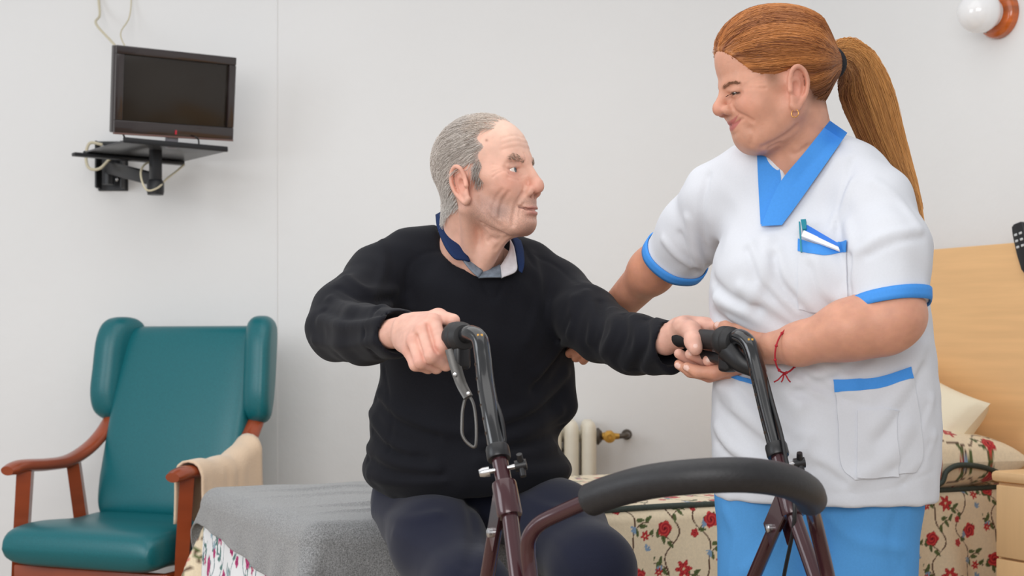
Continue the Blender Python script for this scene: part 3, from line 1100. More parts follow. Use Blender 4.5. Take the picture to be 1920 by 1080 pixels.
for s in (-1, 1):
    b.add(*rbox((0.008, 0.06, 0.165), 0.002, 1, plate_c - WV * 0.036 + WU * s * 0.044, np.array([WU, WV, Z3])))
to_local(b.build('wall_plate', M_blk, angle=40), brk)
a0 = plate_c - WV * 0.07 - Z3 * 0.012; a1 = post_top - Z3 * 0.10
ad = unit(a1 - a0); adp = unit(np.cross(Z3, ad))
b = MB(); b.add(*rbox((np.linalg.norm(a1 - a0), 0.03, 0.042), 0.004, 2, (a0 + a1) / 2, np.array([ad, adp, np.cross(ad, adp)])))
b.add(*lathe([(0, -0.06), (0.02, -0.06), (0.02, 0.06), (0, 0.06)], 16, a0, Z3))
to_local(b.build('swivel_arm', M_blk, angle=40), brk)
for zz, uu in ((0.06, -0.02), (-0.055, 0.03)):
    v, f = lathe([(0, 0), (0.007, 0), (0.006, 0.006), (0, 0.007)], 10, plate_c - WV * 0.068 + WU * uu + Z3 * zz, -WV)
    to_local(mesh_obj('bolt', v, f, M_steel), brk)

M_cable = mat('cream_cable', srgb(205, 196, 170), 0.5)
M_cableb = mat('dark_cable', srgb(40, 40, 40), 0.45)
def cable(pts, r, m, label):
    v, f = tube(spline(pts, 8), r, 8)
    return tag(mesh_obj('cable', v, f, m), label, 'cable')
w0 = lambda px, py, off=0.012: on_plane(px, py, Wn, WV) - WV * off
cable([w0(180, -245), w0(183, -60), w0(188, 0, .02), w0(196, 36, .06), w0(205, 64, .16), P(213, 82, 4.74), P(224, 100, 4.62)], 0.0045, M_cable, 'cream aerial cable reaching the television top left corner')
cable([w0(244, -245), w0(246, -60), w0(249, 0, .02), w0(249, 40, .05), w0(245, 80, .13), P(244, 105, 4.80), P(250, 130, 4.70)], 0.0025, M_cable, 'thin pale cable running up the wall behind the television')
cable([w0(206, 278, 0.09), w0(184, 276, 0.10), w0(177, 300, 0.10), w0(184, 322, 0.11), w0(205, 324, 0.12), w0(224, 306, 0.12), w0(232, 292, 0.08)], 0.0052, M_cable, 'thick white cable looping around the bracket wall plate')
cable([P(345, 309, 4.86), P(330, 322, 4.80), P(312, 336, 4.72), P(296, 352, 4.66), P(277, 357, 4.64), P(267, 342, 4.64), P(264, 322, 4.66), P(272, 308, 4.70), P(285, 305, 4.75), P(293, 316, 4.74)], 0.0035, M_cable, 'cream cable loop hanging below the bracket arm')
cable([P(230, 249, 4.52), P(234, 258, 4.53), P(243, 267, 4.56)], 0.0028, M_cableb, 'short dark cable between television left corner and shelf')
cable([P(366, 256, 4.64), P(372, 262, 4.66), P(373, 275, 4.72)], 0.0028, M_cableb, 'short dark cable between television right side and shelf')

# ------------------------------------------------------------------ rollator
M_tubeblk = mat('satin_black_tube', srgb(20, 21, 24), 0.18, 0.0, spec=0.6, coat=0.5)
M_rubber = mat('black_rubber', srgb(30, 30, 32), 0.55, noise=(60, 0.12), bump=(240, 0.15, 0.001))
M_foam = mat('black_foam', srgb(34, 34, 37), 0.5, noise=(120, 0.15), bump=(300, 0.35, 0.001), spec=0.5)
M_maroon = mat('maroon_enamel', srgb(64, 30, 36), 0.22, 0.15, coat=0.5)
M_lever = mat('grey_alloy', srgb(96, 94, 92), 0.36, 0.6)
M_gold = mat('gold_print', srgb(214, 160, 60), 0.4)
rol = thing('rollator', 'four-wheeled walking frame with maroon tubes and black grips', 'walker', (0.24, 2.2, 0))


def rp(name, v, f, m, angle=50, parent=rol):
    return to_local(mesh_obj(name, v, f, m, angle=angle), parent)


def blk(name, pts, r, m, n=14, per=10, **kw):
    return rp(name, *tube(spline(pts, per), r, n, **kw), m)


LT = [PW(868, 630, 2.585), PW(884, 626, 2.555), PW(899, 637, 2.535), PW(905, 668, 2.52), PW(911, 720, 2.495), PW(921, 780, 2.455), PW(934, 850, 2.42)]
RT = [PW(1374, 636, 2.745), PW(1388, 632, 2.72), PW(1404, 645, 2.70), PW(1415, 675, 2.685), PW(1426, 720, 2.66), PW(1439, 775, 2.63), PW(1457, 845, 2.59)]
for s, T in ((0, LT), (1, RT)):
    hp = blk('handle_post', T, 0.0143, M_tubeblk, 18)
    dirn = unit(T[-1] - T[-3])
    # adjustment holes down the outer face
    sp_ = spline(T, 20)
    side = unit(np.cross(dirn, A(0, -1, 0)))
    side = side if side[0] < 0 else -side
    cum = np.concatenate([[0], np.cumsum(np.linalg.norm(np.diff(sp_, axis=0), axis=1))])
    for q in np.linspace(0.10, cum[-1] - 0.012, 7):
        c = np.array([np.interp(q, cum, sp_[:, i]) for i in range(3)])
        n_ = unit(side * 0.93 + A(0, -0.42, 0))
        v, f = lathe([(0, -0.001), (0.0032, -0.001), (0.0032, 0.0012), (0, 0.0012)], 10, c + n_ * 0.0137, n_)
        rp('adjustment_hole', v, f, M_dark, parent=hp)
    c = spline(T, 20)[38]
    for dx, dz in ((-0.003, 0), (0.003, 0), (0, -0.005)):
        v, f = rbox((0.0036, 0.002, 0.0036), 0, 1, c + A(dx + 0.002, -0.0132, dz + 0.006))
        rp('gold_emblem', v, f, M_gold, parent=hp)
    # collar, clamp bolt and knob
    e = T[-1]
    v, f = lathe([(0, -0.011), (0.0178, -0.011), (0.0187, -0.008), (0.0187, 0.008), (0.0175, 0.011), (0, 0.011)], 24, e, dirn)
    rp('clamp_collar', v, f, M_blackplastic)
    kx = unit(np.cross(dirn, A(0, 1, 0))); kx = kx if kx[0] > 0 else -kx
    v, f = lathe([(0, -0.034), (0.006, -0.034), (0.008, -0.028), (0.008, -0.018), (0.004, -0.018), (0.004, 0.03), (0, 0.03)], 12, e + dirn * 0.028, kx)
    rp('clamp_bolt', v, f, M_steel)
    b = MB()
    kc = e + dirn * 0.028 + kx * 0.032
    b.add(*lathe([(0, -0.01), (0.009, -0.01), (0.009, 0.008), (0, 0.009)], 14, kc, kx))
    e1 = unit(np.cross(kx, dirn)); e2 = np.cross(kx, e1)
    for q in range(3):
        a_ = q * 2 * math.pi / 3 + 0.5
        dd = e1 * math.cos(a_) + e2 * math.sin(a_)
        b.add(*tube([kc, kc + dd * 0.020], [0.006, 0.0048], 8))
    rp('clamp_knob', b.verts(), b.f, M_blackplastic)

# maroon frame tubes, brackets, legs down to the wheels
def ext(a, b, z):
    t = (z - a[2]) / (b[2] - a[2])
    return a + t * (b - a)
frames = []
for s, T in ((0, LT), (1, RT)):
    if s == 0:
        top, mid, low = T[-1] - unit(T[-1] - T[-3]) * 0.03, PW(953, 950, 2.375), PW(970, 1080, 2.31)
        rl0, rl1 = PW(938, 935, 2.395), PW(914, 1080, 2.475)
    else:
        top, mid, low = T[-1] - unit(T[-1] - T[-3]) * 0.03, PW(1484, 950, 2.54), PW(1528, 1080, 2.465)
        rl0, rl1 = PW(1472, 945, 2.56), PW(1414, 1080, 2.66)
    fw = ext(mid, low, 0.10)
    rw = ext(rl0, rl1, 0.10)
    blk('front_leg', [top, mid, low, ext(mid, low, 0.3), fw + Z3 * 0.03], 0.0126, M_maroon, 16)
    blk('rear_leg', [rl0, rl1, ext(rl0, rl1, 0.3), rw + Z3 * 0.03], 0.0120, M_maroon, 16)
    d0 = unit(mid - top)
    v, f = lathe([(0, -0.028), (0.0185, -0.028), (0.0195, -0.024), (0.0195, 0.024), (0.0185, 0.028), (0, 0.028)], 22, mid - d0 * 0.012, d0)
    br = rp('leg_bracket', v, f, M_maroon)
    # side plates holding the folding leg
    back = unit(rl1 - rl0)
    nx = unit(np.cross(back, d0))
    for q in (-1, 1):
        c0 = mid - d0 * 0.03
        poly = np.array([c0 - back * 0.0 , c0 + back * 0.075 - d0 * 0.0, mid + back * 0.072 + d0 * 0.012, mid + d0 * 0.015])
        vv = np.concatenate([poly + nx * (q * 0.015), poly + nx * (q * 0.018)])
        ff = [(0, 1, 2, 3), (7, 6, 5, 4), (0, 4, 5, 1), (1, 5, 6, 2), (2, 6, 7, 3), (3, 7, 4, 0)]
        rp('side_plate', vv, ff, M_maroon, parent=br)
    nb_ = nx if nx[1] < 0 else -nx
    bc = mid + back * 0.055 - d0 * 0.006
    v, f = lathe([(0, 0), (0.008, 0), (0.0075, 0.006), (0.004, 0.008), (0, 0.008)], 12, bc + nb_ * 0.018, nb_)
    rp('bolt', v, f, M_steel, parent=br)
    for wc, nm in ((fw, 'front_wheel'), (rw, 'rear_wheel')):
        ax_ = A(0.948, 0.317, 0)
        v, f = lathe([(0.0, -0.012), (0.072, -0.014), (0.088, -0.016), (0.098, -0.010), (0.100, 0.0), (0.098, 0.010), (0.088, 0.016), (0.072, 0.014), (0.0, 0.012)], 36, wc, ax_)
        wh = rp(nm, v, f, M_rubber)
        v, f = lathe([(0.0, -0.018), (0.03, -0.016), (0.068, -0.0165), (0.068, 0.0165), (0.03, 0.016), (0.0, 0.018)], 24, wc, ax_)
        rp('hub', v, f, M_lever, parent=wh)
    frames.append((mid, low, fw, rl1, rw))
# cross bars keep both sides together
for z in (0.50, 0.30):
    a_, c_ = ext(frames[0][0], frames[0][1], z), ext(frames[1][0], frames[1][1], z)
    rp('cross_bar', *tube([a_, c_], 0.011, 12), M_maroon)
# seat between the frames (below the picture)
v, f = rbox((0.42, 0.20, 0.02), 0.006, 2, (ext(frames[0][0], frames[0][1], 0.50) + ext(frames[1][0], frames[1][1], 0.50)) / 2 + A(-0.03, 0.09, 0.02), np.array([A(0.948, 0.317, 0), A(-0.317, 0.948, 0), Z3]))
rp('seat', v, f, M_rubber)

# curved backrest bar with foam sleeve
barL = [PW(996, 1150, 2.275), PW(994, 1080, 2.285), PW(990, 1040, 2.285), PW(992, 1008, 2.275), PW(1012, 982, 2.262), PW(1050, 962, 2.235), PW(1105, 938, 2.19)]
foam = [PW(1105, 938, 2.19), PW(1150, 921, 2.155), PW(1220, 903, 2.11), PW(1310, 893, 2.075), PW(1400, 891, 2.075), PW(1470, 901, 2.12), PW(1510, 920, 2.19), PW(1521, 938, 2.27)]
barR = [PW(1521, 938, 2.27), PW(1524, 955, 2.33), PW(1530, 985, 2.375), PW(1543, 1040, 2.40), PW(1553, 1085, 2.41), PW(1566, 1150, 2.40)]
whole = spline(barL + foam[1:] + barR[1:], 10)
rp('backrest_bar', *tube(whole, 0.0115, 16), M_maroon)
fs = spline(foam, 14)
fr = np.full(len(fs), 0.0238); fr[0] = 0.022; fr[-1] = 0.022
rp('foam_sleeve', *tube(fs, fr, 28), M_foam, angle=35)

# grips and hubs
GL0, GL1 = PW(866, 632, 2.585), PW(806, 636, 2.71)
GR0, GR1 = PW(1372, 640, 2.745), PW(1272, 632, 2.905)
for g0, g1 in ((GL0, GL1), (GR0, GR1)):
    ax_ = unit(g1 - g0)
    L_ = np.linalg.norm(g1 - g0)
    v, f = lathe([(0, 0.0), (0.0165, 0.0), (0.017, 0.02), (0.018, L_ * 0.5), (0.0165, L_ * 0.85), (0.019, L_ - 0.006), (0.017, L_), (0, L_)], 22, g0, ax_)
    rp('grip', v, f, M_rubber)
    upn = unit(Z3 - ax_ * (Z3 @ ax_))
    v, f = lathe([(0, -0.010), (0.011, -0.012), (0.020, -0.009), (0.0250, -0.002), (0.0260, 0.004), (0.0245, 0.008), (0.0265, 0.012), (0.0265, 0.024), (0.0245, 0.029), (0.017, 0.031), (0, 0.031)], 28, g0, ax_)
    rp('grip_hub', v, f, M_rubber, angle=35)
    # housing of the brake under the hub
    c = g0 + ax_ * 0.008
    v, f = rbox((0.030, 0.030, 0.05), 0.008, 3, c - upn * 0.030, np.array([unit(np.cross(upn, ax_)), ax_, upn]))
    rp('brake_housing', v, f, M_blackplastic)

# left brake lever: plate and loop
lev = MB()
lev.add(*tube(spline([PW(846, 655, 2.585), PW(855, 690, 2.575), PW(865, 720, 2.565), PW(878, 745, 2.55)], 8), [*np.linspace(0.011, 0.0085, 25)], 10, flat=(0.5, 1.0), up=A(0.2, -1, 0)))
lev.add(*tube(spline([PW(876, 742, 2.555), PW(868, 765, 2.55), PW(866, 795, 2.545), PW(867, 815, 2.54), PW(876, 830, 2.535), PW(890, 838, 2.53), PW(893, 820, 2.53), PW(892, 785, 2.535), PW(887, 755, 2.545)], 6, closed=True), 0.0026, 8, closed=True))
lv = rp('brake_lever', lev.verts(), lev.f, M_lever)
for q in (PW(853, 702, 2.56), PW(878, 738, 2.54)):
    v, f = lathe([(0, 0), (0.0036, 0), (0.003, 0.002), (0, 0.0025)], 12, q, A(0, -1, 0))
    rp('rivet', v, f, M_steel, parent=lv)
# right brake lever
lev = MB()
lev.add(*tube(spline([PW(1258, 632, 2.93), PW(1283, 645, 2.89), PW(1310, 662, 2.84), PW(1345, 672, 2.79), PW(1380, 680, 2.745), PW(1412, 694, 2.72)], 8), [*np.linspace(0.006, 0.013, 41)], 10, flat=(1.0, 0.55), up=Z3))
lev.add(*tube(spline([PW(1362, 655, 2.745), PW(1385, 678, 2.725), PW(1410, 692, 2.71), PW(1428, 706, 2.695)], 8), [*np.linspace(0.022, 0.010, 25)], 12, flat=(1.0, 0.6), up=Z3))
rp('brake_lever', lev.verts(), lev.f, M_blackplastic)
# cables
blk('brake_cable', [PW(1430, 688, 2.68), PW(1438, 715, 2.655), PW(1450, 760, 2.62), PW(1464, 810, 2.585), PW(1472, 850, 2.56), PW(1490, 960, 2.51), PW(1470, 1080, 2.55)], 0.0035, M_blackplastic, 8)
v, f = lathe([(0, 0), (0.0045, 0), (0.0045, 0.02), (0.0035, 0.024), (0.0035, 0.034), (0, 0.034)], 12, PW(1428, 680, 2.685), unit(PW(1438, 715, 2.655) - PW(1428, 680, 2.685)))
rp('cable_ferrule', v, f, M_steel)
blk('brake_cable', [PW(900, 700, 2.51), PW(925, 745, 2.475), PW(939, 780, 2.445), PW(945, 815, 2.43), PW(944, 845, 2.425), PW(930, 960, 2.42), PW(905, 1080, 2.47)], 0.0035, M_blackplastic, 8)

M_HIP = [P(778, 952, 3.19), P(985, 942, 3.23)]
M_KNEE = [P(880, 1112, 2.82), P(1112, 1068, 2.84)]
M_ANK = [A(-.07, 2.96, .10), A(.20, 2.98, .10)]
MR_KN = [PW(812, 603, 2.645), PW(792, 620, 2.63), PW(777, 640, 2.635), PW(768, 658, 2.655), PW(826, 652, 2.60), PW(808, 667, 2.595), PW(788, 677, 2.61)]
MR_TIP = []
ML_KN = [PW(1348, 612, 2.855), PW(1296, 622, 2.85)]
ML_TIP = [(PW(1304, 650, 2.795), A(-.1, -1, .1)), (PW(1329, 674, 2.80), A(0, -1, .3)), (PW(1296, 662, 2.815), A(0, -1, .4))]


def hand_dye(v, kn, tips, base=(224, 176, 158), warm=(206, 128, 112)):
    c = np.tile(A(*srgb(*base)), (len(v), 1))
    for k in kn:
        c = lerp_col(c, srgb(*warm), 0.55 * gauss(v, k, .013))
    for k, n in tips:
        d = np.linalg.norm((v - k), axis=1)
        c = lerp_col(c, srgb(238, 204, 192), 0.9 * (d < .0065))
    bl = .5 + .5 * np.sin(v[:, 0] * 190 + 3 * np.sin(v[:, 2] * 120)) * np.sin(v[:, 2] * 230 + v[:, 1] * 90)
    c = lerp_col(c, srgb(200, 140, 126), 0.22 * bl)
    return c


def man_right_hand(S):
    S.cap(PW(728, 627, 2.82), PW(764, 621, 2.755), .029, .031, .02)
    W = [PW(766, 610, 2.742), PW(762, 619, 2.735), PW(759, 631, 2.735), PW(759, 642, 2.742)]
    K = MR_KN[:4]
    rk = [.0150, .0152, .0142, .0130]
    for i in range(4):
        S.cap(W[i], K[i], .020, rk[i], .014)
    S.cap(PW(770, 620, 2.73), PW(812, 625, 2.68), .022, .020, .02)
    fingers = [
        [K[0], PW(827, 651, 2.600), PW(851, 667, 2.620), PW(855, 652, 2.655)],
        [K[1], PW(808, 668, 2.594), PW(836, 683, 2.618), PW(846, 668, 2.655)],
        [K[2], PW(789, 678, 2.608), PW(818, 689, 2.632), PW(830, 675, 2.668)],
        [K[3], PW(779, 684, 2.640), PW(803, 690, 2.658), PW(816, 680, 2.69)]]
    rf = [(.0142, .0132, .0118, .0105), (.0145, .0134, .0120, .0105), (.0138, .0126, .0112, .0100), (.0122, .0112, .0102, .0090)]
    for f_, r_ in zip(fingers, rf):
        S.chain(f_, r_, .0045)
    S.chain([PW(782, 605, 2.725), PW(822, 595, 2.685), PW(850, 601, 2.645)], [.018, .0145, .0125], .012)
    for a_, b_ in ((0, 1), (1, 2), (2, 3)):
        S.groove([(fingers[a_][0] + fingers[b_][0]) / 2 + A(0, -.012, 0), (fingers[a_][1] + fingers[b_][1]) / 2 + A(0, -.008, 0)], .005, -.003)
    for i in range(3):
        S.groove([W[i] + A(0, -.02, .004), K[i] + A(0, -.010, .004)], .004, .0012)


def man_left_hand(S):
    S.cap(PW(1248, 640, 2.945), PW(1275, 625, 2.915), .029, .028, .02)
    S.cap(PW(1275, 622, 2.915), PW(1318, 617, 2.885), .025, .021, .02)
    S.cap(PW(1290, 612, 2.91), PW(1346, 614, 2.862), .019, .0150, .015)
    S.cap(PW(1290, 625, 2.93), PW(1336, 628, 2.90), .020, .017, .015)
    # thumb over the grip
    S.chain([PW(1280, 612, 2.885), PW(1296, 620, 2.850), PW(1300, 640, 2.815), PW(1304, 653, 2.802)], [.021, .0178, .0160, .0138], .010)
    # fingers closed under the grip
    S.chain([PW(1346, 614, 2.862), PW(1366, 640, 2.875), PW(1362, 672, 2.835), PW(1328, 676, 2.815)], [.0145, .0130, .0125, .0112], .004)
    S.chain([PW(1336, 626, 2.89), PW(1352, 655, 2.90), PW(1336, 684, 2.852), PW(1294, 664, 2.830)], [.0140, .0130, .0120, .0105], .004)
    S.chain([PW(1322, 632, 2.91), PW(1330, 665, 2.92), PW(1308, 686, 2.880), PW(1273, 663, 2.868)], [.0140, .0130, .0115, .0100], .004)
    S.groove([PW(1312, 616, 2.865), PW(1322, 628, 2.86), PW(1330, 622, 2.855)], .005, -.003)


M_sweater = mat('black_navy_jersey', srgb(19, 20, 27), 0.85, noise=(500, 0.12), bump=(700, 0.25, 0.001), spec=0.2, sheen=0.05)
M_rib = mat('black_navy_rib', srgb(24, 25, 31), 0.9, noise=(400, 0.12), bump=(500, 0.4, 0.001), spec=0.2, sheen=0.1)
M_trouser = mat('dark_navy_trousers', srgb(30, 33, 50), 0.9, noise=(600, 0.10), bump=(800, 0.2, 0.001), spec=0.2, sheen=0.15)
M_collar = mat('navy_collar', srgb(28, 46, 84), 0.85, bump=(700, 0.3, 0.001), noise=(300, 0.08), spec=0.2)
M_placket = mat('pale_check_cotton', srgb(214, 212, 216), 0.85, noise=(70, 0.10), spec=0.2)
M_placket2 = mat('grey_check_cotton', srgb(112, 122, 134), 0.85, noise=(90, 0.25), spec=0.2)
M_shoe = mat('black_shoe', srgb(28, 26, 26), 0.45)


def strip(top, bot, thick=0.0025, n=6, cols=5):
    """cloth band between two 3-D polylines"""
    a, b = spline(top, n), spline(bot, n)
    m = len(a)
    g = np.stack([a + (b - a) * t for t in np.linspace(0, 1, cols)], 1)          # m x cols
    v = g.reshape(-1, 3)
    f = [tuple(int(i) for i in q) for q in grid_faces(m, cols)]
    return v, f


def solid(o, t=0.003, off=0):
    s_ = o.modifiers.new('thickness', 'SOLIDIFY'); s_.thickness = t; s_.offset = off
    return o


def man_clothes(root):
    S = Sculpt((-.47, 2.46, .52), (.42, 3.42, 1.26), .0045)
    S.ell(P(868, 800, 3.13), (.205, .165, .20), .03)
    S.ell(P(885, 625, 3.10), (.205, .150, .20), .06)
    S.ell(P(882, 530, 3.07), (.150, .115, .095), .06)
    S.ell(P(876, 880, 3.145), (.232, .185, .085), .04)
    S.chain([P(838, 460, 3.06), P(770, 486, 3.05), P(712, 522, 3.03)], [.048, .058, .067], .04)
    S.chain([P(930, 468, 3.08), P(990, 508, 3.11), P(1045, 548, 3.12)], [.048, .056, .063], .04)
    S.chain([P(712, 522, 3.03), P(648, 590, 2.90), P(634, 618, 2.86)], [.067, .065, .061], .03)
    S.chain([P(634, 618, 2.86), P(685, 628, 2.72), P(742, 625, 2.58)], [.061, .056, .0455], .02)
    S.chain([P(1045, 548, 3.12), P(1100, 595, 3.00), P(1128, 622, 2.95)], [.063, .062, .059], .03)
    S.chain([P(1128, 622, 2.95), P(1190, 646, 2.82), P(1262, 649, 2.70)], [.059, .056, .0485], .03)
    S.cap(P(1215, 690, 2.76), P(1258, 690, 2.70), .010, .011, .02)      # sagging cuff
    S.cap(P(1042, 640, 3.12), P(1050, 760, 3.14), .03, .04, .05)
    S.snapper()
    F_ = S.fold
    for px, a_ in (([(690, 700), (730, 760), (800, 800), (870, 810)], .008), ([(1060, 700), (1000, 760), (930, 790)], .009), ([(1050, 770), (990, 810), (900, 835)], .010),
                   ([(1062, 830), (1000, 850), (900, 862)], .010), ([(682, 830), (740, 868), (820, 878)], .010), ([(690, 760), (720, 820), (770, 850)], .008),
                   ([(1076, 880), (1010, 884), (930, 892)], .008), ([(680, 890), (740, 905), (830, 900)], .006),
                   ([(1080, 560), (1060, 640), (1010, 700)], .009), ([(760, 560), (790, 640), (850, 700)], .006), ([(1000, 480), (1010, 560), (990, 640)], .005)):
        F_(px, .013, a_)
    for px in ([(695, 735), (745, 790), (820, 818)], [(1055, 735), (990, 785), (910, 812)], [(1056, 800), (1000, 830), (920, 848)], [(690, 862), (750, 888), (830, 892)],
               [(1070, 600), (1045, 670), (1000, 730)], [(690, 800), (740, 845), (800, 862)]):
        F_(px, .009, -.007)
    # sleeve folds
    for px, a_ in (([(650, 520), (690, 545), (740, 545)], .007), ([(620, 560), (670, 580), (730, 575)], .008), ([(600, 600), (650, 610), (715, 600)], .007),
                   ([(590, 640), (640, 650), (700, 640)], .006), ([(715, 440), (720, 500), (700, 560)], .006),
                   ([(1100, 548), (1112, 590), (1105, 640)], .008), ([(1150, 580), (1150, 620), (1130, 665)], .007), ([(1190, 595), (1195, 640), (1175, 690)], .008), ([(1230, 600), (1228, 650), (1210, 692)], .006)):
        F_(px, .010, a_)
    for px in ([(635, 540), (680, 562), (735, 560)], [(608, 582), (660, 596), (720, 588)], [(1125, 565), (1130, 605), (1118, 652)], [(1170, 588), (1172, 630), (1152, 678)], [(1212, 598), (1212, 645), (1192, 692)]):
        F_(px, .007, -.006)
    # seams
    for px in ([(822, 470), (790, 478), (765, 505), (762, 560), (770, 620)], [(820, 440), (850, 500), (890, 535)], [(1000, 478), (1040, 497), (1083, 532)], [(968, 455), (985, 470), (1000, 500)],
               [(905, 532), (925, 562), (945, 532)], [(720, 690), (735, 780), (730, 850)]):
        F_(px, .0045, -.0028)
    # neck opening, wrists, hem
    S.ell(P(900, 452, 3.0), (.084, .085, .072), .006, 'sub')
    S.cap(P(900, 460, 3.0), P(880, 380, 3.06), .075, .085, .006, 'sub')
    S.groove(S.snap([P(x, y, d) for x, y, d in ((712, 578, 2.62), (703, 600, 2.60), (700, 630, 2.60), (706, 660, 2.60), (712, 674, 2.62))]), .005, -.005)
    S.groove(S.snap([P(x, y, d) for x, y, d in ((1252, 598, 2.69), (1244, 620, 2.67), (1243, 655, 2.67), (1246, 690, 2.68))]), .005, -.005)
    wr = unit(P(764, 621, 2.52) - P(685, 628, 2.72))
    S.plane(P(757, 622, 2.545), wr, .006, .085)
    S.cap(P(745, 624, 2.57), P(775, 620, 2.50), .037, .040, .006, 'sub')
    wl = unit(P(1275, 640, 2.68) - P(1190, 646, 2.82))
    S.plane(P(1270, 648, 2.69), wl + A(0, 0, -.1), .006, .085)
    S.cap(P(1258, 646, 2.70), P(1290, 638, 2.65), .040, .043, .006, 'sub')
    hemn = unit(np.cross(P(1085, 905, 3.12) - P(675, 948, 3.08), A(0, 1, .02)))
    hemn = hemn if hemn[2] < 0 else -hemn
    S.plane(P(675, 946, 3.08), hemn, .008)
    S.func(lambda X, Y, Z: .0014 * np.sin(X * 61 + Z * 37 + 2 * np.sin(Y * 40)) * np.sin(Z * 53 - X * 29))
    v, q = S.mesh(1)
    sw = to_local(mesh_obj('sweater', v, q, M_sweater), root)
    tag(sw, 'black long-sleeved sweater')
    bv = bvh_of(v, q)
    # ribbed hem band laid over the lower edge
    # trousers
    T = Sculpt((-.40, 2.66, .05), (.46, 3.45, .86), .0055)
    T.ell(P(878, 915, 3.25), (.205, .165, .12), .04)
    T.chain([M_HIP[0], (M_HIP[0] + M_KNEE[0]) / 2 + A(-.005, 0, .012), M_KNEE[0]], [.097, .092, .078], .05)
    T.chain([M_HIP[1], (M_HIP[1] + M_KNEE[1]) / 2 + A(.0, 0, .012), M_KNEE[1]], [.097, .093, .080], .05)
    for i in (0, 1):
        T.chain([M_KNEE[i], (M_KNEE[i] + M_ANK[i]) / 2 + A(0, .01, 0), M_ANK[i]], [.078, .070, .058], .04)
    T.snapper()
    for px, a_ in (([(700, 960), (760, 975), (820, 965)], .006), ([(960, 920), (1010, 950), (1080, 960)], .006), ([(880, 940), (890, 1000), (880, 1060)], -.008), ([(960, 915), (975, 970), (1000, 1030)], .006),
                   ([(1000, 990), (1050, 1020), (1080, 1075)], .004), ([(740, 1000), (800, 1030), (850, 1075)], .004)):
        T.fold(px, .014, a_)
    T.plane(M_ANK[0] * A(0, 0, 1) + A(0, 0, -.02), A(0, 0, -1))
    v, q = T.mesh(1)
    to_local(mesh_obj('trousers', v, q, M_trouser), root)
    for i in (0, 1):
        F2 = Sculpt(M_ANK[i] - A(.09, .24, .12), M_ANK[i] + A(.09, .12, .06), .006)
        a0 = M_ANK[i]
        F2.ell(a0 + A(0, -.07, -.058), (.046, .135, .04), .02)
        F2.ell(a0 + A(0, .02, -.04), (.044, .055, .06), .03)
        F2.plane(A(0, 0, .002), A(0, 0, -1), .004)
        v, q = F2.mesh(1)
        to_local(mesh_obj('shoe', v, q, M_shoe), root)
    # shirt collar (navy) and its pale inside
    def P3(l): return [P(*x) for x in l]
    c = strip(P3([(846, 388, 3.045), (850, 412, 2.995), (860, 446, 2.960), (872, 470, 2.942), (881, 490, 2.930)]),
              P3([(817, 404, 3.040), (820, 428, 2.985), (834, 462, 2.942), (852, 484, 2.922), (868, 487, 2.922)]))
    o = mesh_obj('shirt_collar', *c, M_collar); solid(o, .004); to_local(o, root)
    c = strip(P3([(958, 440, 3.02), (965, 462, 2.990), (970, 488, 2.960), (973, 508, 2.945)]),
              P3([(976, 452, 3.03), (981, 470, 2.995), (983, 495, 2.955), (979, 512, 2.940)]))
    o = mesh_obj('shirt_collar', *c, M_collar); solid(o, .004); to_local(o, root)
    c = strip(P3([(880, 486, 2.945), (893, 497, 2.937), (905, 508, 2.932)]), P3([(868, 488, 2.925), (882, 506, 2.920), (897, 520, 2.918)]))
    o = mesh_obj('shirt_placket', *c, M_placket2); solid(o, .003); to_local(o, root)
    c = strip(P3([(903, 508, 2.940), (922, 503, 2.945), (938, 496, 2.955)]), P3([(897, 521, 2.925), (920, 520, 2.925), (940, 520, 2.928)]))
    o = mesh_obj('shirt_placket', *c, M_placket2); solid(o, .003); to_local(o, root)
    c = strip(P3([(957, 448, 3.015), (955, 470, 2.99), (944, 490, 2.962), (934, 505, 2.945)]), P3([(964, 462, 2.992), (968, 485, 2.962), (968, 508, 2.945), (940, 521, 2.930)]))
    o = mesh_obj('shirt_placket', *c, M_placket); solid(o, .003); to_local(o, root)
    # back of the collar behind the neck
    c = strip(P3([(846, 388, 3.045), (862, 388, 3.11), (900, 400, 3.14), (940, 425, 3.10), (958, 440, 3.02)]), P3([(817, 404, 3.040), (840, 410, 3.14), (895, 420, 3.17), (955, 440, 3.12), (976, 452, 3.03)]))
    o = mesh_obj('shirt_collar', *c, M_collar); solid(o, .004); to_local(o, root)

# ------------------------------------------------------------------ people: shared tools
def frame_from(fwd_yaw, pitch, roll=0.0):
    """head axes (rows: forward, left, up). yaw measured from world +X, negative turns to the camera"""
    y, p = math.radians(fwd_yaw), math.radians(pitch)
    f = A(math.cos(y) * math.cos(p), math.sin(y) * math.cos(p), math.sin(p))
    l = A(-math.sin(y), math.cos(y), 0)
    u = np.cross(f, l)
    r = math.radians(roll)
    l2 = l * math.cos(r) + u * math.sin(r); u2 = np.cross(f, l2)
    return np.array([f, l2, u2])


def gauss(v, c, r):
    r = np.asarray(r, float) * np.ones(3)
    return np.exp(-(((v - np.asarray(c)) / r) ** 2).sum(1))


def lerp_col(col, c, w):
    return col * (1 - w[:, None]) + np.asarray(c)[None, :] * w[:, None]


def seg_dist(v, pts):
    pts = np.asarray(pts, float)
    best = np.full(len(v), 1e9)
    for i in range(len(pts) - 1):
        a, ba = pts[i], pts[i + 1] - pts[i]
        t = np.clip(((v - a) @ ba) / (ba @ ba + 1e-12), 0, 1)
        best = np.minimum(best, np.linalg.norm(v - a - t[:, None] * ba, axis=1))
    return best


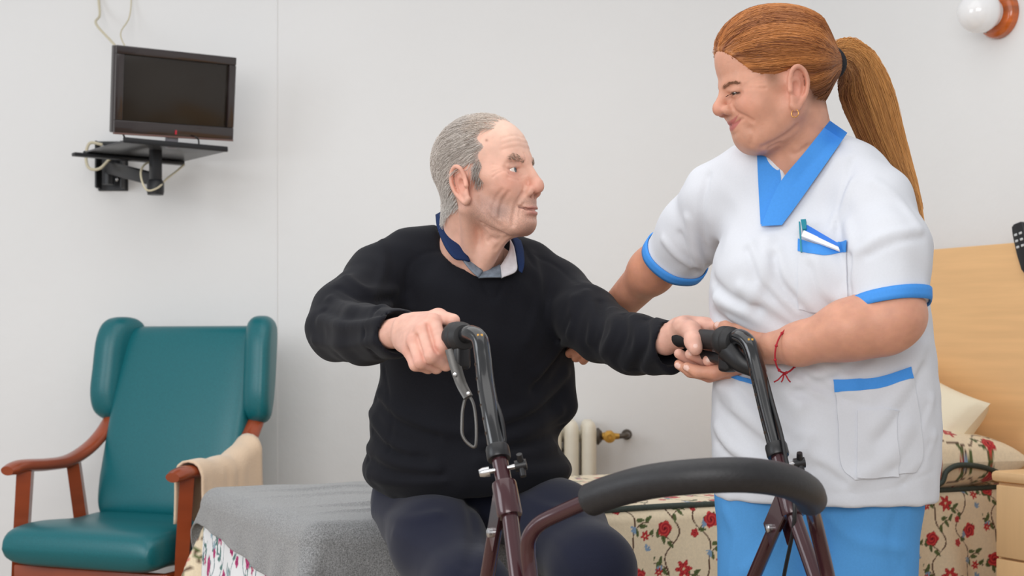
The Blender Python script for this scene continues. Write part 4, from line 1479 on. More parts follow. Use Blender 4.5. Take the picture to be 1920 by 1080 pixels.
def normals_of(v, q):
    n = np.cross(v[q[:, 2]] - v[q[:, 0]], v[q[:, 3]] - v[q[:, 1]])
    o = np.zeros_like(v)
    for i in range(4):
        np.add.at(o, q[:, i], n)
    return o / (np.linalg.norm(o, axis=1)[:, None] + 1e-12)


def strand_mesh(paths, rads, cols, sides=3):
    """paths (N,M,3), rads (N,M), cols (N,3) -> vertices, quads, colours"""
    N, M_, _ = paths.shape
    tg = np.gradient(paths, axis=1)
    tg /= np.linalg.norm(tg, axis=2)[..., None] + 1e-9
    ref = np.tile(A(0.31, 0.77, 0.55), (N, M_, 1))
    n1 = np.cross(tg, ref); n1 /= np.linalg.norm(n1, axis=2)[..., None] + 1e-9
    n2 = np.cross(tg, n1)
    ang = np.arange(sides) * 2 * math.pi / sides
    v = paths[:, :, None, :] + rads[:, :, None, None] * (np.cos(ang)[None, None, :, None] * n1[:, :, None, :] + np.sin(ang)[None, None, :, None] * n2[:, :, None, :])
    idx = np.arange(N * M_ * sides).reshape(N, M_, sides)
    a = idx[:, :-1, :]; b = idx[:, 1:, :]
    q = np.stack([a, np.roll(a, -1, 2), np.roll(b, -1, 2), b], -1).reshape(-1, 4)
    c = np.repeat(cols, M_ * sides, axis=0)
    return v.reshape(-1, 3), q, c


def comb(roots, nrm, flow, length, nseg, bvh, lift, rg, jitter=0.15):
    """grow strands from roots along a flow field, hugging the surface at a height that rises to lift"""
    N = len(roots)
    p = roots.copy()
    out = [p.copy()]
    jit = rg.normal(0, jitter, (N, 3))
    ln = np.asarray(length) * np.ones(N) * rg.uniform(0.7, 1.15, N)
    for s in range(nseg - 1):
        d = flow(p) + jit
        d /= np.linalg.norm(d, axis=1)[:, None] + 1e-9
        p = p + d * (ln / (nseg - 1))[:, None]
        hgt = lift * (0.35 + 0.65 * (s + 1) / (nseg - 1)) * rg.uniform(0.4, 1.3, N)
        for i in range(N):
            loc, nn, _, _ = bvh.find_nearest(Vector(p[i]))
            if loc is not None:
                p[i] = np.array(loc) + np.array(nn) * hgt[i]
        out.append(p.copy())
    return np.stack(out, 1)


def skin_mat(name):
    m = mat(name, (0.6, 0.4, 0.3), 0.48, vcol=True, noise=(38, 0.085), bump=(300, 0.22, 0.0014), spec=0.4, sss=0.12)
    return m


M_hair = mat('hair', (0.3, 0.3, 0.3), 0.42, vcol=True, spec=0.5)
M_eye = mat('eye', (1, 1, 1), 0.08, vcol=True, spec=0.6)


def eyeball(c, r, gaze, name, parent, iris=(0.16, 0.20, 0.24)):
    degs = [0, 6, 10, 12, 14, 20, 26, 28, 30, 40, 55, 75, 100, 130, 160, 179]
    prof = [(r * math.sin(math.radians(x)), r * math.cos(math.radians(x))) for x in degs]
    v, f = lathe(prof, 28, c, gaze)
    cl = []
    for x in degs:
        cc = (0.006, 0.006, 0.006) if x <= 12 else (iris if x <= 28 else srgb(226, 216, 208))
        cl += [cc] * 28
    o = mesh_obj(name, v, f, M_eye, colors=np.array(cl))
    return to_local(o, parent)

# ------------------------------------------------------------------ seated man
def build_head(S, g, w=1.0):
    """shared skull and face; g holds the measures that differ"""
    cap, ell, dent = S.cap, S.ell, S.dent
    ell((-.012, 0, .035), (g['back'], .077 * w, .092), 0.02)
    ell((.030, 0, .040), (.060, .061 * w, .062), 0.03)
    ell((.048, 0, -.030), (.052, .055 * w, .078), 0.03)
    ell((.080, 0, -.066), (.028, .035 * w, .036), 0.02)
    ell(g['chinc'], g['chin'], 0.022)
    for s in (-1, 1):
        cap((.002, s * .052 * w, -.060), (.070, s * .024 * w, -.108), .021, .017, 0.03)
        ell((.060, s * .042 * w, -.028), (.028, .023, .027), 0.022)
        cap((.062, s * .053 * w, -.008), (.0, s * .066 * w, -.004), .010, .010, 0.02)
        cap((.090, s * .010, g['brow']), (.077, s * .044 * w, g['brow'] - .001), .0090, .0085, 0.016)
    return S


def ear(S, c, s, size=1.0, back=0.30, tilt=0.22):
    """auricle at c on side s: rim, antihelix, bowl, lobe"""
    z = size
    ax_out = unit(A(-0.45, s * 1.0, 0))              # outward and slightly back
    fx = unit(np.cross(A(0, 0, 1), ax_out) * s * -1)  # towards the face
    fx = fx if fx[0] > 0 else -fx
    up = unit(A(-tilt, 0, 1)); fx = unit(fx - up * (fx @ up)); ax_out = unit(np.cross(fx, up)); ax_out = ax_out if ax_out[1] * s > 0 else -ax_out
    R = np.array([fx, ax_out, up])
    L = lambda a, o, u: np.asarray(c) + a * z * fx + o * z * ax_out + u * z * up
    S.ell(L(-.002, .004, .006), A(.019, .0055, .029) * z, .006, rot=R)
    S.ell(L(.001, .005, -.024), A(.011, .005, .014) * z, .006, rot=R)
    rim = [L(.012, .004, .010), L(.012, .008, .026), L(.002, .011, .034), L(-.012, .012, .028), L(-.019, .013, .012), L(-.017, .012, -.006), L(-.010, .010, -.020), L(.000, .007, -.034), L(.008, .005, -.030)]
    rim = spline(rim, 3)
    S.chain(rim, np.interp(np.linspace(0, 1, len(rim)), [0, .2, .6, .8, 1], [.0030, .0034, .0034, .0045, .0050]) * z, .003)
    S.ell(L(.003, .010, -.002), A(.0090, .0075, .0125) * z, .003, 'sub', rot=R)
    S.groove([L(.006, .008, .022), L(-.006, .010, .021), L(-.012, .011, .008), L(-.010, .010, -.008)], .0030 * z, -.0026 * z)
    S.cap(L(.013, .006, -.006), L(.012, .005, .001), .004 * z, .0035 * z, .004)


def man():
    HF = frame_from(-30, 4.0, 0)
    HC = P(911, 332, 2.93)
    toL = lambda p: HF @ (np.asarray(p) - HC)
    toW = lambda v: np.asarray(v) @ HF + HC
    root = thing('person', 'seated grey-haired man in black sweater holding the walking frame', 'person', tuple(P(880, 950, 3.2) * A(1, 1, 0)))
    # ---- head
    S = Sculpt((-.135, -.125, -.215), (.150, .110, .150), .0017)
    g = dict(back=.103, chinc=(.080, 0, -.104), chin=(.024, .027, .018), brow=.0235)
    nb = toL(P(884, 470, 3.02)); nb2 = toL(P(880, 520, 3.05))
    S.cap((-.030, 0, -.02), nb, .060, .062, .03)
    S.cap(nb, nb2, .062, .075, .03)
    build_head(S, g)
    S.ell((.030, 0, -.080), (.05, .044, .030), .03)            # soft under the chin
    nf = toL(P(902, 500, 2.955))
    S.cap((.040, -.004, -.100), nf, .022, .022, .03)         # throat
    S.cap((-.02, -.055, -.07), toL(P(884, 500, 2.965)), .013, .012, .02)  # neck cords
    S.cap((.058, -.020, -.118), toL(P(900, 505, 2.955)), .007, .008, .012)
    # nose
    S.cap((.093, 0, .022), (.119, 0, -.027), .0075, .0105, .012)
    S.ell((.119, 0, -.036), (.0135, .0135, .0125), .010)
    for s in (-1, 1):
        S.ell((.104, s * .0155, -.044), (.0135, .0085, .0110), .005)
        S.groove([(.104, s * .021, -.033), (.096, s * .0235, -.042), (.098, s * .022, -.053)], .0028, -.0025)
        S.ell((.110, s * .008, -.053), (.006, .0035, .0035), .003, 'sub')
        # eyes
        S.ell((.097, s * .034, .003), (.020, .020, .0120), .014, 'sub')
        S.ell((.0750, s * .031, .000), .0150, .005)
        S.ell((.0915, s * .0325, .0000), (.014, .0150, .0043), .0015, 'sub')
        S.cap((.088, s * .018, .0105), (.080, s * .046, .0080), .0040, .0042, .005)     # upper lid fold
        S.dent((.084, s * .038, -.040), (.018, .015, .020), .0060)
        S.dent((.066, s * .046, -.078), (.02, .016, .02), -.0035)
        S.dent((.045, s * .058, -.055), (.024, .016, .026), -.0030)
        S.dent((.050, s * .064, .030), (.02, .014, .02), -.003)
        ear(S, (-.007, s * .0755, -.022), s, 1.12)
    # mouth
    S.ell((.101, 0, -.0765), (.0105, .022, .0052), .007)
    S.ell((.100, 0, -.0870), (.0105, .020, .0055), .007)
    for s in (-1, 1):
        S.cap((.113, 0, -.0815), (.101, s * .020, -.0795), .0019, .0017, .004, 'sub')
        S.cap((.101, s * .020, -.0795), (.090, s * .0305, -.0735), .0017, .0012, .004, 'sub')
    S.groove([(.104, -.018, -.0965), (.108, 0, -.0975), (.104, .018, -.0965)], .005, -.0030)
    S.snapper()
    for s in (-1, 1):
        S.crease([(.096, s * .016, -.010), (.091, s * .030, -.0165), (.080, s * .047, -.011)], .0032, -.0028)
        S.crease([(.098, s * .018, -.017), (.090, s * .036, -.023), (.078, s * .050, -.018)], .0035, -.0018)
        for k, dz in enumerate((.012, .003, -.006, -.014)):
            S.crease([(.074, s * .052, .000 + dz * .3), (.056, s * .064, .000 + dz)], .0020, -.0018)
        S.crease([(.107, s * .022, -.036), (.101, s * .032, -.054), (.090, s * .041, -.074), (.083, s * .041, -.094), (.078, s * .036, -.110)], .0042, -.0062)
        S.crease([(.100, s * .028, -.070), (.094, s * .033, -.082), (.090, s * .033, -.094)], .0030, -.0028)
        S.crease([(.080, s * .050, -.045), (.066, s * .058, -.070), (.058, s * .055, -.095)], .0040, -.0028)
        S.crease([(.070, s * .056, -.040), (.052, s * .064, -.062), (.046, s * .060, -.085)], .0040, -.0022)
        S.crease([(.025, s * .070, -.050), (.030, s * .064, -.080), (.052, s * .05, -.112)], .0060, -.0022)
        S.crease([(.090, s * .010, .030), (.0935, s * .008, .020)], .0025, -.0020)
    for k, zz in enumerate((.045, .057, .069)):
        S.crease([(.07, -.048, zz - .006), (.088, -.02, zz + .002), (.092, 0, zz), (.088, .02, zz + .002), (.07, .048, zz - .006)], .0028, -.0009)
    for k in range(3):
        S.crease([(.060 - .01 * k, -.022 - .006 * k, -.126), (.035, -.045, -.125 - .010 * k), (.0, -.058, -.118 - .014 * k)], .0042, -.0030)
    S.crease([(.065, -.012, -.128), (.05, -.03, -.145), (.03, -.04, -.175)], .005, -.004)
    v, q = S.mesh(1)
    # ---- dye
    base = A(*srgb(220, 172, 152))
    c = np.tile(base, (len(v), 1))
    c = lerp_col(c, srgb(238, 204, 186), 0.8 * np.clip(gauss(v, (.06, 0, .085), (.06, .07, .045)), 0, 1))
    for s in (-1, 1):
        c = lerp_col(c, srgb(206, 128, 108), 0.55 * gauss(v, (.075, s * .045, -.028), (.025, .025, .022)))
        c = lerp_col(c, srgb(214, 138, 118), 0.55 * gauss(v, (-.012, s * .085, -.018), (.03, .02, .04)))
        c = lerp_col(c, srgb(176, 112, 104), 0.4 * gauss(v, (.08, s * .034, -.010), (.014, .016, .010)))
        c = lerp_col(c, srgb(150, 118, 110), 0.5 * gauss(v, (.03, s * .055, -.070), (.045, .03, .03)))
        c = lerp_col(c, srgb(128, 106, 100), 0.6 * gauss(v, (.055, s * .045, -.082), (.020, .02, .018)))
    c = lerp_col(c, srgb(214, 134, 116), 0.55 * gauss(v, (.118, 0, -.036), (.02, .02, .018)))
    c = lerp_col(c, srgb(158, 124, 114), 0.40 * gauss(v, (.10, 0, -.066), (.02, .028, .010)))
    c = lerp_col(c, srgb(160, 130, 122), 0.35 * gauss(v, (.09, 0, -.118), (.035, .035, .02)))
    lip = np.maximum(gauss(v, (.107, 0, -.0775), (.014, .021, .0040)), gauss(v, (.106, 0, -.0870), (.014, .019, .0048)))
    c = lerp_col(c, srgb(178, 104, 100), 0.7 * np.clip(lip * 1.3, 0, 1))
    dm = np.minimum(seg_dist(v, [(.113, 0, -.0815), (.101, -.020, -.0795), (.090, -.0300, -.0755)]), seg_dist(v, [(.113, 0, -.0815), (.101, .020, -.0795), (.090, .0300, -.0755)]))
    c = lerp_col(c, srgb(96, 44, 44), 0.8 * np.exp(-(dm / .0022) ** 2))
    for s in (-1, 1):
        c = lerp_col(c, srgb(80, 40, 36), 0.8 * gauss(v, (.110, s * .008, -.053), (.005, .004, .004)))
        dl = seg_dist(v, [(.0905, s * .019, .0020), (.0900, s * .031, .0050), (.080, s * .0455, .0020)])
        c = lerp_col(c, srgb(120, 84, 76), 0.6 * np.exp(-(dl / .0022) ** 2))
    for p_, r_ in (((.058, -.062, .068), .0022), ((.046, -.067, .062), .003), ((-.005, -.07, -.10), .003)):
        c = lerp_col(c, srgb(120, 70, 56), 0.8 * gauss(v, p_, r_))
    # stubble speckle
    sp = RNG.uniform(0, 1, len(v))
    wst = np.clip(gauss(v, (.07, 0, -.10), (.055, .06, .032)) + gauss(v, (.02, 0, -.08), (.04, .08, .03)) + .6 * gauss(v, (.1, 0, -.067), (.02, .03, .008)), 0, 1)
    c = lerp_col(c, srgb(120, 104, 100), 0.35 * wst * (sp > 0.6))
    # scalp under the hair
    def hairmask(v):
        x, y, z = v[:, 0], np.abs(v[:, 1]), v[:, 2]
        wob = .006 * np.sin(z * 160) + .004 * np.sin(y * 210)
        top = (x < .030 - .20 * np.clip(z - .06, 0, 1) + wob) & (z > .018 + .10 * np.clip(x, 0, 1))
        sideb = (x > .016) & (x < .030 + wob * .4) & (z > -.024) & (z < .05) & (y > .052)
        behind = (x < -.040) & (z > -.066 + wob) & (z < .05)
        behind &= ~((x > -.055) & (y > .06) & (z < .0) & (x > -.045 - .2 * z))
        nape = (x < -.05 + .1 * z) & (z > -.070 + wob)
        return (top | sideb | behind | nape) & ~((y > .077) & (x > -.05) & (z < .03))
    hm = hairmask(v)
    c[hm] = lerp_col(c[hm], srgb(150, 140, 134), np.full(hm.sum(), 0.75))
    thin = (v[:, 2] > .085) & (v[:, 0] < .055) & ~hm
    c[thin] = lerp_col(c[thin], srgb(200, 176, 160), np.full(thin.sum(), 0.5))
    M_skin = skin_mat('weathered_skin')
    nrm = normals_of(v, q)
    bv = bvh_of(v, q)
    body_parts = [(toW(v), q, c)]
    # ---- hair strands
    rg = np.random.default_rng(11)
    cand = np.where(hm & (v[:, 2] > -.10))[0]
    pick = rg.choice(cand, 10500, replace=True)
    roots = v[pick] + rg.normal(0, .0008, (len(pick), 3))

    def flow(p):
        d = np.tile(A(-1.0, 0, -.38), (len(p), 1))
        d[:, 2] -= 1.1 * np.clip(-(p[:, 0] + .05) / .05, 0, 1.3)
        d[:, 2] -= .5 * np.clip((.05 - p[:, 2]) / .1, 0, 1)
        d[:, 1] += np.where(p[:, 0] < -.06, -np.sign(p[:, 1]) * .25, 0)
        sb = (p[:, 0] > .008) & (p[:, 2] < .02)
        d[sb] = A(-.35, 0, -1.0)
        return d
    ln = np.where((roots[:, 0] > .008) & (roots[:, 2] < .02), .016, .055)
    ln = np.where(roots[:, 2] < -.045, .020, ln)
    paths = comb(roots, nrm[pick], flow, ln, 6, bv, .0065, rg, .07)
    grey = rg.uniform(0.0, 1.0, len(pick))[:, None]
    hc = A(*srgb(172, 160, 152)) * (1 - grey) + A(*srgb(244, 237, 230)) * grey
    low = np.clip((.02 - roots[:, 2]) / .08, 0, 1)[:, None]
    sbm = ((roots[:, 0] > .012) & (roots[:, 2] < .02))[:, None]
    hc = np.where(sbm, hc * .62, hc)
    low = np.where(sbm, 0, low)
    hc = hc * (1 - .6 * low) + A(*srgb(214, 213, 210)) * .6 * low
    rd = np.linspace(.00047, .00024, 6)[None, :] * np.ones((len(pick), 1))
    # thin wisps over the crown
    cand2 = np.where(thin & (np.abs(v[:, 1]) < .06))[0]
    p2 = rg.choice(cand2, 420)
    r2 = v[p2]
    pa2 = comb(r2, nrm[p2], flow, .05, 6, bv, .006, rg, .2)
    hc2 = A(*srgb(214, 200, 188)) * rg.uniform(.85, 1.05, (len(p2), 1))
    rd2 = np.linspace(.0005, .00025, 6)[None, :] * np.ones((len(p2), 1))
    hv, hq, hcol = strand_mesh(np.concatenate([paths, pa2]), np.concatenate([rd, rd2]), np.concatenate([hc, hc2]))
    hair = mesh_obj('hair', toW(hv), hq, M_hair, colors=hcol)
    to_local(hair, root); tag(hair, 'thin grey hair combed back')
    # ---- eyebrows
    for s in (-1, 1):
        bp_, bc_ = [], []
        for k in range(80):
            t = rg.uniform(0, 1)
            base_ = A(.096, s * .013, .0185) * (1 - t) + A(.083, s * .047, .0175) * t + A(0, 0, .007 * math.sin(t * 2.6) + rg.normal(0, .0022))
            loc, nn, _, _ = bv.find_nearest(Vector(base_))
            b0 = np.array(loc); d = unit(A(-.3, s * .9, .35) + rg.normal(0, .3, 3)); n_ = np.array(nn)
            d = unit(d - n_ * (d @ n_) + n_ * .08)
            L_ = rg.uniform(.005, .009)
            bp_.append([b0, b0 + d * L_ * .5 + n_ * .001, b0 + d * L_ + n_ * .0005])
            bc_.append(A(*srgb(186, 160, 142)) * rg.uniform(.6, 1.2))
        hv, hq, hcol = strand_mesh(np.array(bp_), np.tile(np.array([[.00045, .0004, .0002]]), (len(bp_), 1)), np.array(bc_))
        to_local(mesh_obj('eyebrow', toW(hv), hq, M_hair, colors=hcol), root)
    for s in (-1, 1):
        eyeball(toW((.0765, s * .031, .000)), .0131, A(.98, .06, .10) @ HF, 'eye', root, iris=srgb(92, 108, 116))
    man_clothes(root)
    hands = Sculpt((-.27, 2.33, .93), (-.06, 2.64, 1.09), .0016, .93)
    man_right_hand(hands)
    hv_, hq_ = hands.mesh(1)
    body_parts.append((hv_, hq_, hand_dye(hv_, MR_KN, MR_TIP)))
    hands = Sculpt((.24, 2.52, .91), (.44, 2.76, 1.07), .0016, .93)
    man_left_hand(hands)
    hv_, hq_ = hands.mesh(1)
    body_parts.append((hv_, hq_, hand_dye(hv_, ML_KN, ML_TIP)))
    # trunk and limbs inside the clothes
    T = Sculpt((-.50, 2.62, .03), (.45, 3.45, 1.30), .012)
    T.chain([P(880, 890, 3.24), P(880, 620, 3.10), P(882, 500, 3.05)], [.12, .12, .06], .06)
    T.chain([P(880, 500, 3.06), P(715, 505, 3.04), P(632, 618, 2.86), P(748, 626, 2.56)], [.06, .05, .04, .026], .03)
    T.chain([P(880, 500, 3.06), P(1045, 540, 3.12), P(1125, 628, 2.95), P(1268, 630, 2.69)], [.06, .05, .04, .028], .03)
    T.chain([P(870, 900, 3.27), M_HIP[0], M_KNEE[0], M_ANK[0]], [.09, .07, .055, .035], .04)
    T.chain([P(880, 900, 3.27), M_HIP[1], M_KNEE[1], M_ANK[1]], [.09, .07, .055, .035], .04)
    tv_v, tv_q = T.mesh(1)
    body_parts.append((tv_v, tv_q, np.tile(A(*srgb(220, 172, 152)), (len(tv_v), 1))))
    return root, body_parts, M_skin

# ------------------------------------------------------------------ standing nurse
M_tunic = mat('white_poplin', srgb(212, 215, 222), 0.8, noise=(300, 0.015), bump=(600, 0.12, 0.001), spec=0.25)
M_blue = mat('sky_blue_trim', srgb(70, 146, 226), 0.7, noise=(300, 0.03), bump=(700, 0.2, 0.001), spec=0.25)
M_bluetr = mat('sky_blue_trousers', srgb(84, 152, 214), 0.8, noise=(300, 0.03), bump=(700, 0.2, 0.001), spec=0.2)
M_black = mat('black_elastic', srgb(18, 20, 28), 0.8, noise=(200, 0.2), bump=(300, 0.5, 0.002))
M_goldm = mat('gold', srgb(214, 160, 90), 0.2, 1.0)
M_redc = mat('red_cord', srgb(170, 22, 40), 0.7)
M_white2 = mat('white_piece', srgb(236, 236, 238), 0.5)
M_teal2 = mat('teal_plastic', srgb(10, 128, 146), 0.35)
M_bluep = mat('blue_plastic', srgb(20, 112, 214), 0.35)


def nurse():
    P = lambda px, py, d: PG(px, py, d * KN)
    root = thing('person', 'standing nurse with red ponytail in white tunic and blue trousers', 'person', tuple(P(1540, 950, 2.46) * A(1, 1, 0)))
    HF = frame_from(189, -8, 0)
    HC = P(1450, 154, 2.41)
    toL = lambda p: HF @ (np.asarray(p) - HC) / KN
    toW = lambda v: KN * (np.asarray(v) @ HF) + HC
    S = Sculpt((-.125, -.105, -.275), (.125, .135, .135), .0017)
    nb = toL(P(1505, 300, 2.45)); nc = toL(P(1500, 372, 2.475))
    S.cap((-.030, 0, -.02), nb, .052, .058, .03)
    S.cap(nb, nc, .056, .062, .03)
    S.cap(nb, toL(P(1570, 312, 2.46)), .045, .030, .03)
    S.ell((-.012, 0, .033), (.092, .072, .085), .02)
    S.ell((.033, 0, .044), (.060, .058, .060), .03)
    S.ell((.038, 0, -.030), (.046, .054, .066), .03)
    S.ell((.056, 0, -.056), (.026, .034, .030), .02)
    S.ell((.050, 0, -.084), (.021, .024, .018), .02)
    S.ell((.018, 0, -.080), (.048, .046, .026), .03)
    for s in (-1, 1):
        S.cap((-.004, s * .050, -.050), (.044, s * .022, -.092), .024, .018, .03)
        S.ell((.046, s * .041, -.036), (.030, .025, .028), .022)
        S.cap((.052, s * .050, -.012), (.0, s * .063, -.010), .010, .010, .02)
        S.cap((.084, s * .010, .001), (.072, s * .041, .001), .0080, .0075, .014)
    S.cap((.083, 0, .000), (.1005, 0, -.029), .0070, .0090, .010)
    S.ell((.1005, 0, -.0360), (.0112, .0120, .0105), .008)
    for s in (-1, 1):
        S.ell((.088, s * .0140, -.0395), (.0130, .0080, .0090), .005)
        S.ell((.094, s * .0075, -.0475), (.006, .0034, .0030), .003, 'sub')
        S.ell((.095, s * .031, -.011), (.018, .018, .0100), .012, 'sub')
        S.ell((.0710, s * .0290, -.0145), .0146, .005)
        S.ell((.0865, s * .0305, -.0160), (.013, .0145, .0024), .0015, 'sub')
        S.cap((.084, s * .016, -.0075), (.076, s * .043, -.0105), .0034, .0036, .005)
        S.dent((.070, s * .038, -.036), (.018, .016, .014), .0040)
        ear(S, (-.007, s * .0700, -.0235), s, 1.0, tilt=.14)
    S.ell((.0730, 0, -.0575), (.0090, .021, .0048), .006)
    S.ell((.0710, 0, -.0685), (.0095, .019, .0058), .006)
    S.groove([(.074, -.016, -.0785), (.078, 0, -.0795), (.074, .016, -.0785)], .005, -.0025)
    S.snapper()
    for s in (-1, 1):
        S.crease([(.088, s * .022, -.036), (.079, s * .031, -.045), (.066, s * .040, -.052), (.057, s * .043, -.062)], .0034, -.0030)
        S.crease([(.085, 0, -.0635), (.079, s * .012, -.0625), (.072, s * .022, -.0600), (.063, s * .033, -.0540)], .0020, -.0032)
        S.crease([(.062, s * .030, -.100), (.058, s * .036, -.088), (.060, s * .036, -.076)], .0045, -.0025)
        for k, dz in enumerate((.012, .005, -.002, -.010)):
            S.crease([(.064, s * .050, -.010 + dz * .3), (.052, s * .057, -.009 + dz * .7), (.040, s * .062, -.008 + dz)], .0020, -.0020)
        S.crease([(.088, s * .016, -.021), (.082, s * .033, -.0255), (.069, s * .046, -.020)], .0028, -.0022)
    S.crease([(.045, .035, -.108), (.015, .052, -.108), (-.015, .062, -.095)], .0055, -.0035)
    S.crease([(.030, .040, -.128), (.0, .050, -.130), (-.03, .055, -.118)], .0040, -.0028)
    v, q = S.mesh(1)
    base = A(*srgb(204, 150, 126))
    c = np.tile(base, (len(v), 1))
    for s in (-1, 1):
        c = lerp_col(c, srgb(208, 132, 112), 0.45 * gauss(v, (.062, s * .042, -.036), (.026, .022, .022)))
        c = lerp_col(c, srgb(218, 144, 128), 0.5 * gauss(v, (-.010, s * .075, -.024), (.022, .02, .036)))
        dl = seg_dist(v, [(.087, s * .016, -.0155), (.0860, s * .030, -.0140), (.077, s * .044, -.0170)])
        c = lerp_col(c, srgb(52, 30, 26), 0.85 * np.exp(-(dl / .0020) ** 2))
        db = seg_dist(v, [(.091, s * .010, -.0010), (.086, s * .026, .0030), (.073, s * .043, -.0020)])
        c = lerp_col(c, srgb(128, 84, 62), 0.75 * np.exp(-(db / .0026) ** 2))
        c = lerp_col(c, srgb(90, 46, 40), 0.7 * gauss(v, (.094, s * .0075, -.0475), (.005, .004, .004)))
    c = lerp_col(c, srgb(212, 140, 122), 0.5 * gauss(v, (.100, 0, -.037), (.016, .016, .014)))
    yy = np.abs(v[:, 1]); lz = -.0635 + .0095 * (yy / .033) ** 2
    tt_ = np.clip(1 - (yy / .033) ** 2, 0, 1) * (v[:, 0] > .055) * (yy < .033)
    upl = np.clip(1 - np.abs(v[:, 2] - lz - .0030) / (.0048 * tt_ + 1e-4), 0, 1); lol = np.clip(1 - np.abs(v[:, 2] - lz + .0045) / (.0068 * tt_ + 1e-4), 0, 1)
    c = lerp_col(c, srgb(178, 96, 94), 0.85 * (tt_ > .03) * np.clip(2.5 * np.maximum(upl, lol), 0, 1))
    dm = np.minimum(seg_dist(v, [(.083, 0, -.0635), (.0715, -.021, -.0605), (.060, -.0315, -.0540)]), seg_dist(v, [(.083, 0, -.0635), (.0715, .021, -.0605), (.060, .0315, -.0540)]))
    c = lerp_col(c, srgb(100, 40, 42), 0.85 * np.exp(-(dm / .0020) ** 2))
    for p_, r_ in (((.036, .060, -.052), .0020), ((-.018, .055, -.085), .0014)):
        c = lerp_col(c, srgb(110, 62, 50), 0.85 * gauss(v, p_, r_))
    # temple down and nape
    tm = np.clip(gauss(v, (.026, .066, .000), (.014, .03, .018)) + gauss(v, (.026, -.066, .000), (.014, .03, .018)), 0, 1)
    c = lerp_col(c, srgb(116, 76, 50), 0.75 * tm)
    nape = np.clip((-.028 - v[:, 0]) / .02, 0, 1) * np.clip((v[:, 2] + .060) / .02, 0, 1)
    c = lerp_col(c, srgb(96, 58, 36), 0.9 * nape)
    M_skin = skin_mat('fair_skin')
    parts = [(toW(v), q, c)]
    for s in (-1, 1):
        eyeball(toW((.0722, s * .029, -.0145)), .0126, A(.93, .0, -.30) @ HF, 'eye', root, iris=srgb(60, 40, 28))
    # lashes and brow hairs
    rg = np.random.default_rng(21)
    bv0 = bvh_of(v, q)
    for s in (-1, 1):
        bp_, bc_ = [], []
        for k in range(120):
            t = rg.uniform(0, 1)
            b_ = A(.092, s * .010, -.0010) * (1 - t) + A(.074, s * .045, -.0035) * t + A(0, 0, .0055 * math.sin(t * 2.8) + rg.normal(0, .0011))
            loc, nn, _, _ = bv0.find_nearest(Vector(b_)); n_ = np.array(nn); b0 = np.array(loc)
            d = unit(A(-.35, s * .9, .15) + rg.normal(0, .15, 3)); d = unit(d - n_ * (d @ n_) + n_ * .12); L_ = rg.uniform(.005, .009)
            bp_.append([b0, b0 + d * L_ * .5, b0 + d * L_]); bc_.append(A(*srgb(160, 116, 92)) * rg.uniform(.75, 1.2))
        for k in range(36):
            t = k / 35
            b_ = A(.0865, s * .017, -.0153) * (1 - t) + A(.0775, s * .044, -.0165) * t + A(.002, 0, .0012) * math.sin(t * math.pi)
            d = unit(A(.75, s * (-.15 + .8 * t), -.35)); L_ = .007
            bp_.append([b_, b_ + d * L_ * .5, b_ + d * L_ + A(0, 0, .001)]); bc_.append(A(*srgb(40, 26, 22)))
        hv, hq, hcol = strand_mesh(np.array(bp_), np.tile(np.array([[.0004, .0004, .0002]]), (len(bp_), 1)), np.array(bc_))
        to_local(mesh_obj('eyebrow', toW(hv), hq, M_hair, colors=hcol), root)

    # ---- hair drawn back to the tie
    TIE = A(-.101, 0, .022)
    Hs = Sculpt((-.13, -.10, -.075), (.115, .10, .145), .0026)
    Hs.ell((-.004, 0, .038), (.090, .0775, .0895), .02)
    Hs.ell((.026, 0, .052), (.064, .063, .058), .03)
    Hs.ell((-.055, 0, .000), (.040, .058, .055), .03)
    Hs.cap((-.06, 0, .05), TIE, .05, .016, .05)
    bx_ = [-.14, -.085, -.060, -.040, -.028, -.005, .030, .050, .072, .095, .12]
    bz_ = [-.035, -.050, -.054, -.044, .002, .009, -.004, .006, .033, .064, .09]
    g = (Hs.ax[0][:, None, None], Hs.ax[1][None, :, None], Hs.ax[2][None, None, :])
    d = (np.interp(Hs.ax[0], bx_, bz_)[:, None, None] - g[2]) * 0.75
    d = d + 0 * g[1]
    # a centre-parted line dips towards the forehead's middle
    Hs.f = np.maximum(Hs.f, d.astype(np.float32))
    vh, qh = Hs.mesh(2)
    rel = vh - TIE
    ang = np.arctan2(vh[:, 2] - .03, np.abs(vh[:, 1]) + .02) * 1.0
    def hair_tone(p, r_):
        a_ = np.arctan2(p[:, 2] - TIE[2], p[:, 1]) * 6.0
        w_ = .5 + .28 * np.sin(a_ * 1.7 + 1) + .22 * np.sin(a_ * 4.1 + .5) + r_
        w_ = np.clip(w_, 0, 1)[:, None]
        return A(*srgb(124, 68, 32)) * (1 - w_) + A(*srgb(204, 134, 74)) * w_
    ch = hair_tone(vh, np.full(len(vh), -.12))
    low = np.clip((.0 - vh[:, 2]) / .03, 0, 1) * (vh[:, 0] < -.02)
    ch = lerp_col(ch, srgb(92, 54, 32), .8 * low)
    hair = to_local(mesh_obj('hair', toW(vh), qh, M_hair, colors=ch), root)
    tag(hair, 'ginger hair pulled back')
    bvH = bvh_of(vh, qh)
    nrm = normals_of(vh, qh)
    cand = np.where((nrm[:, 0] > -2) & (np.linalg.norm(rel, axis=1) > .03) & (vh[:, 2] > np.interp(vh[:, 0], bx_, bz_) - .004))[0]
    front = cand[vh[cand, 0] > .015]
    pick = np.concatenate([rg.choice(cand, 6400), rg.choice(front, 2000)])
    roots = vh[pick] + rg.normal(0, .001, (len(pick), 3))
    N = len(roots)
    dist = np.linalg.norm(TIE - roots, axis=1)
    nseg = 9
    p = roots.copy(); pth = [p.copy()]
    lift = rg.uniform(.0002, .0035, N)
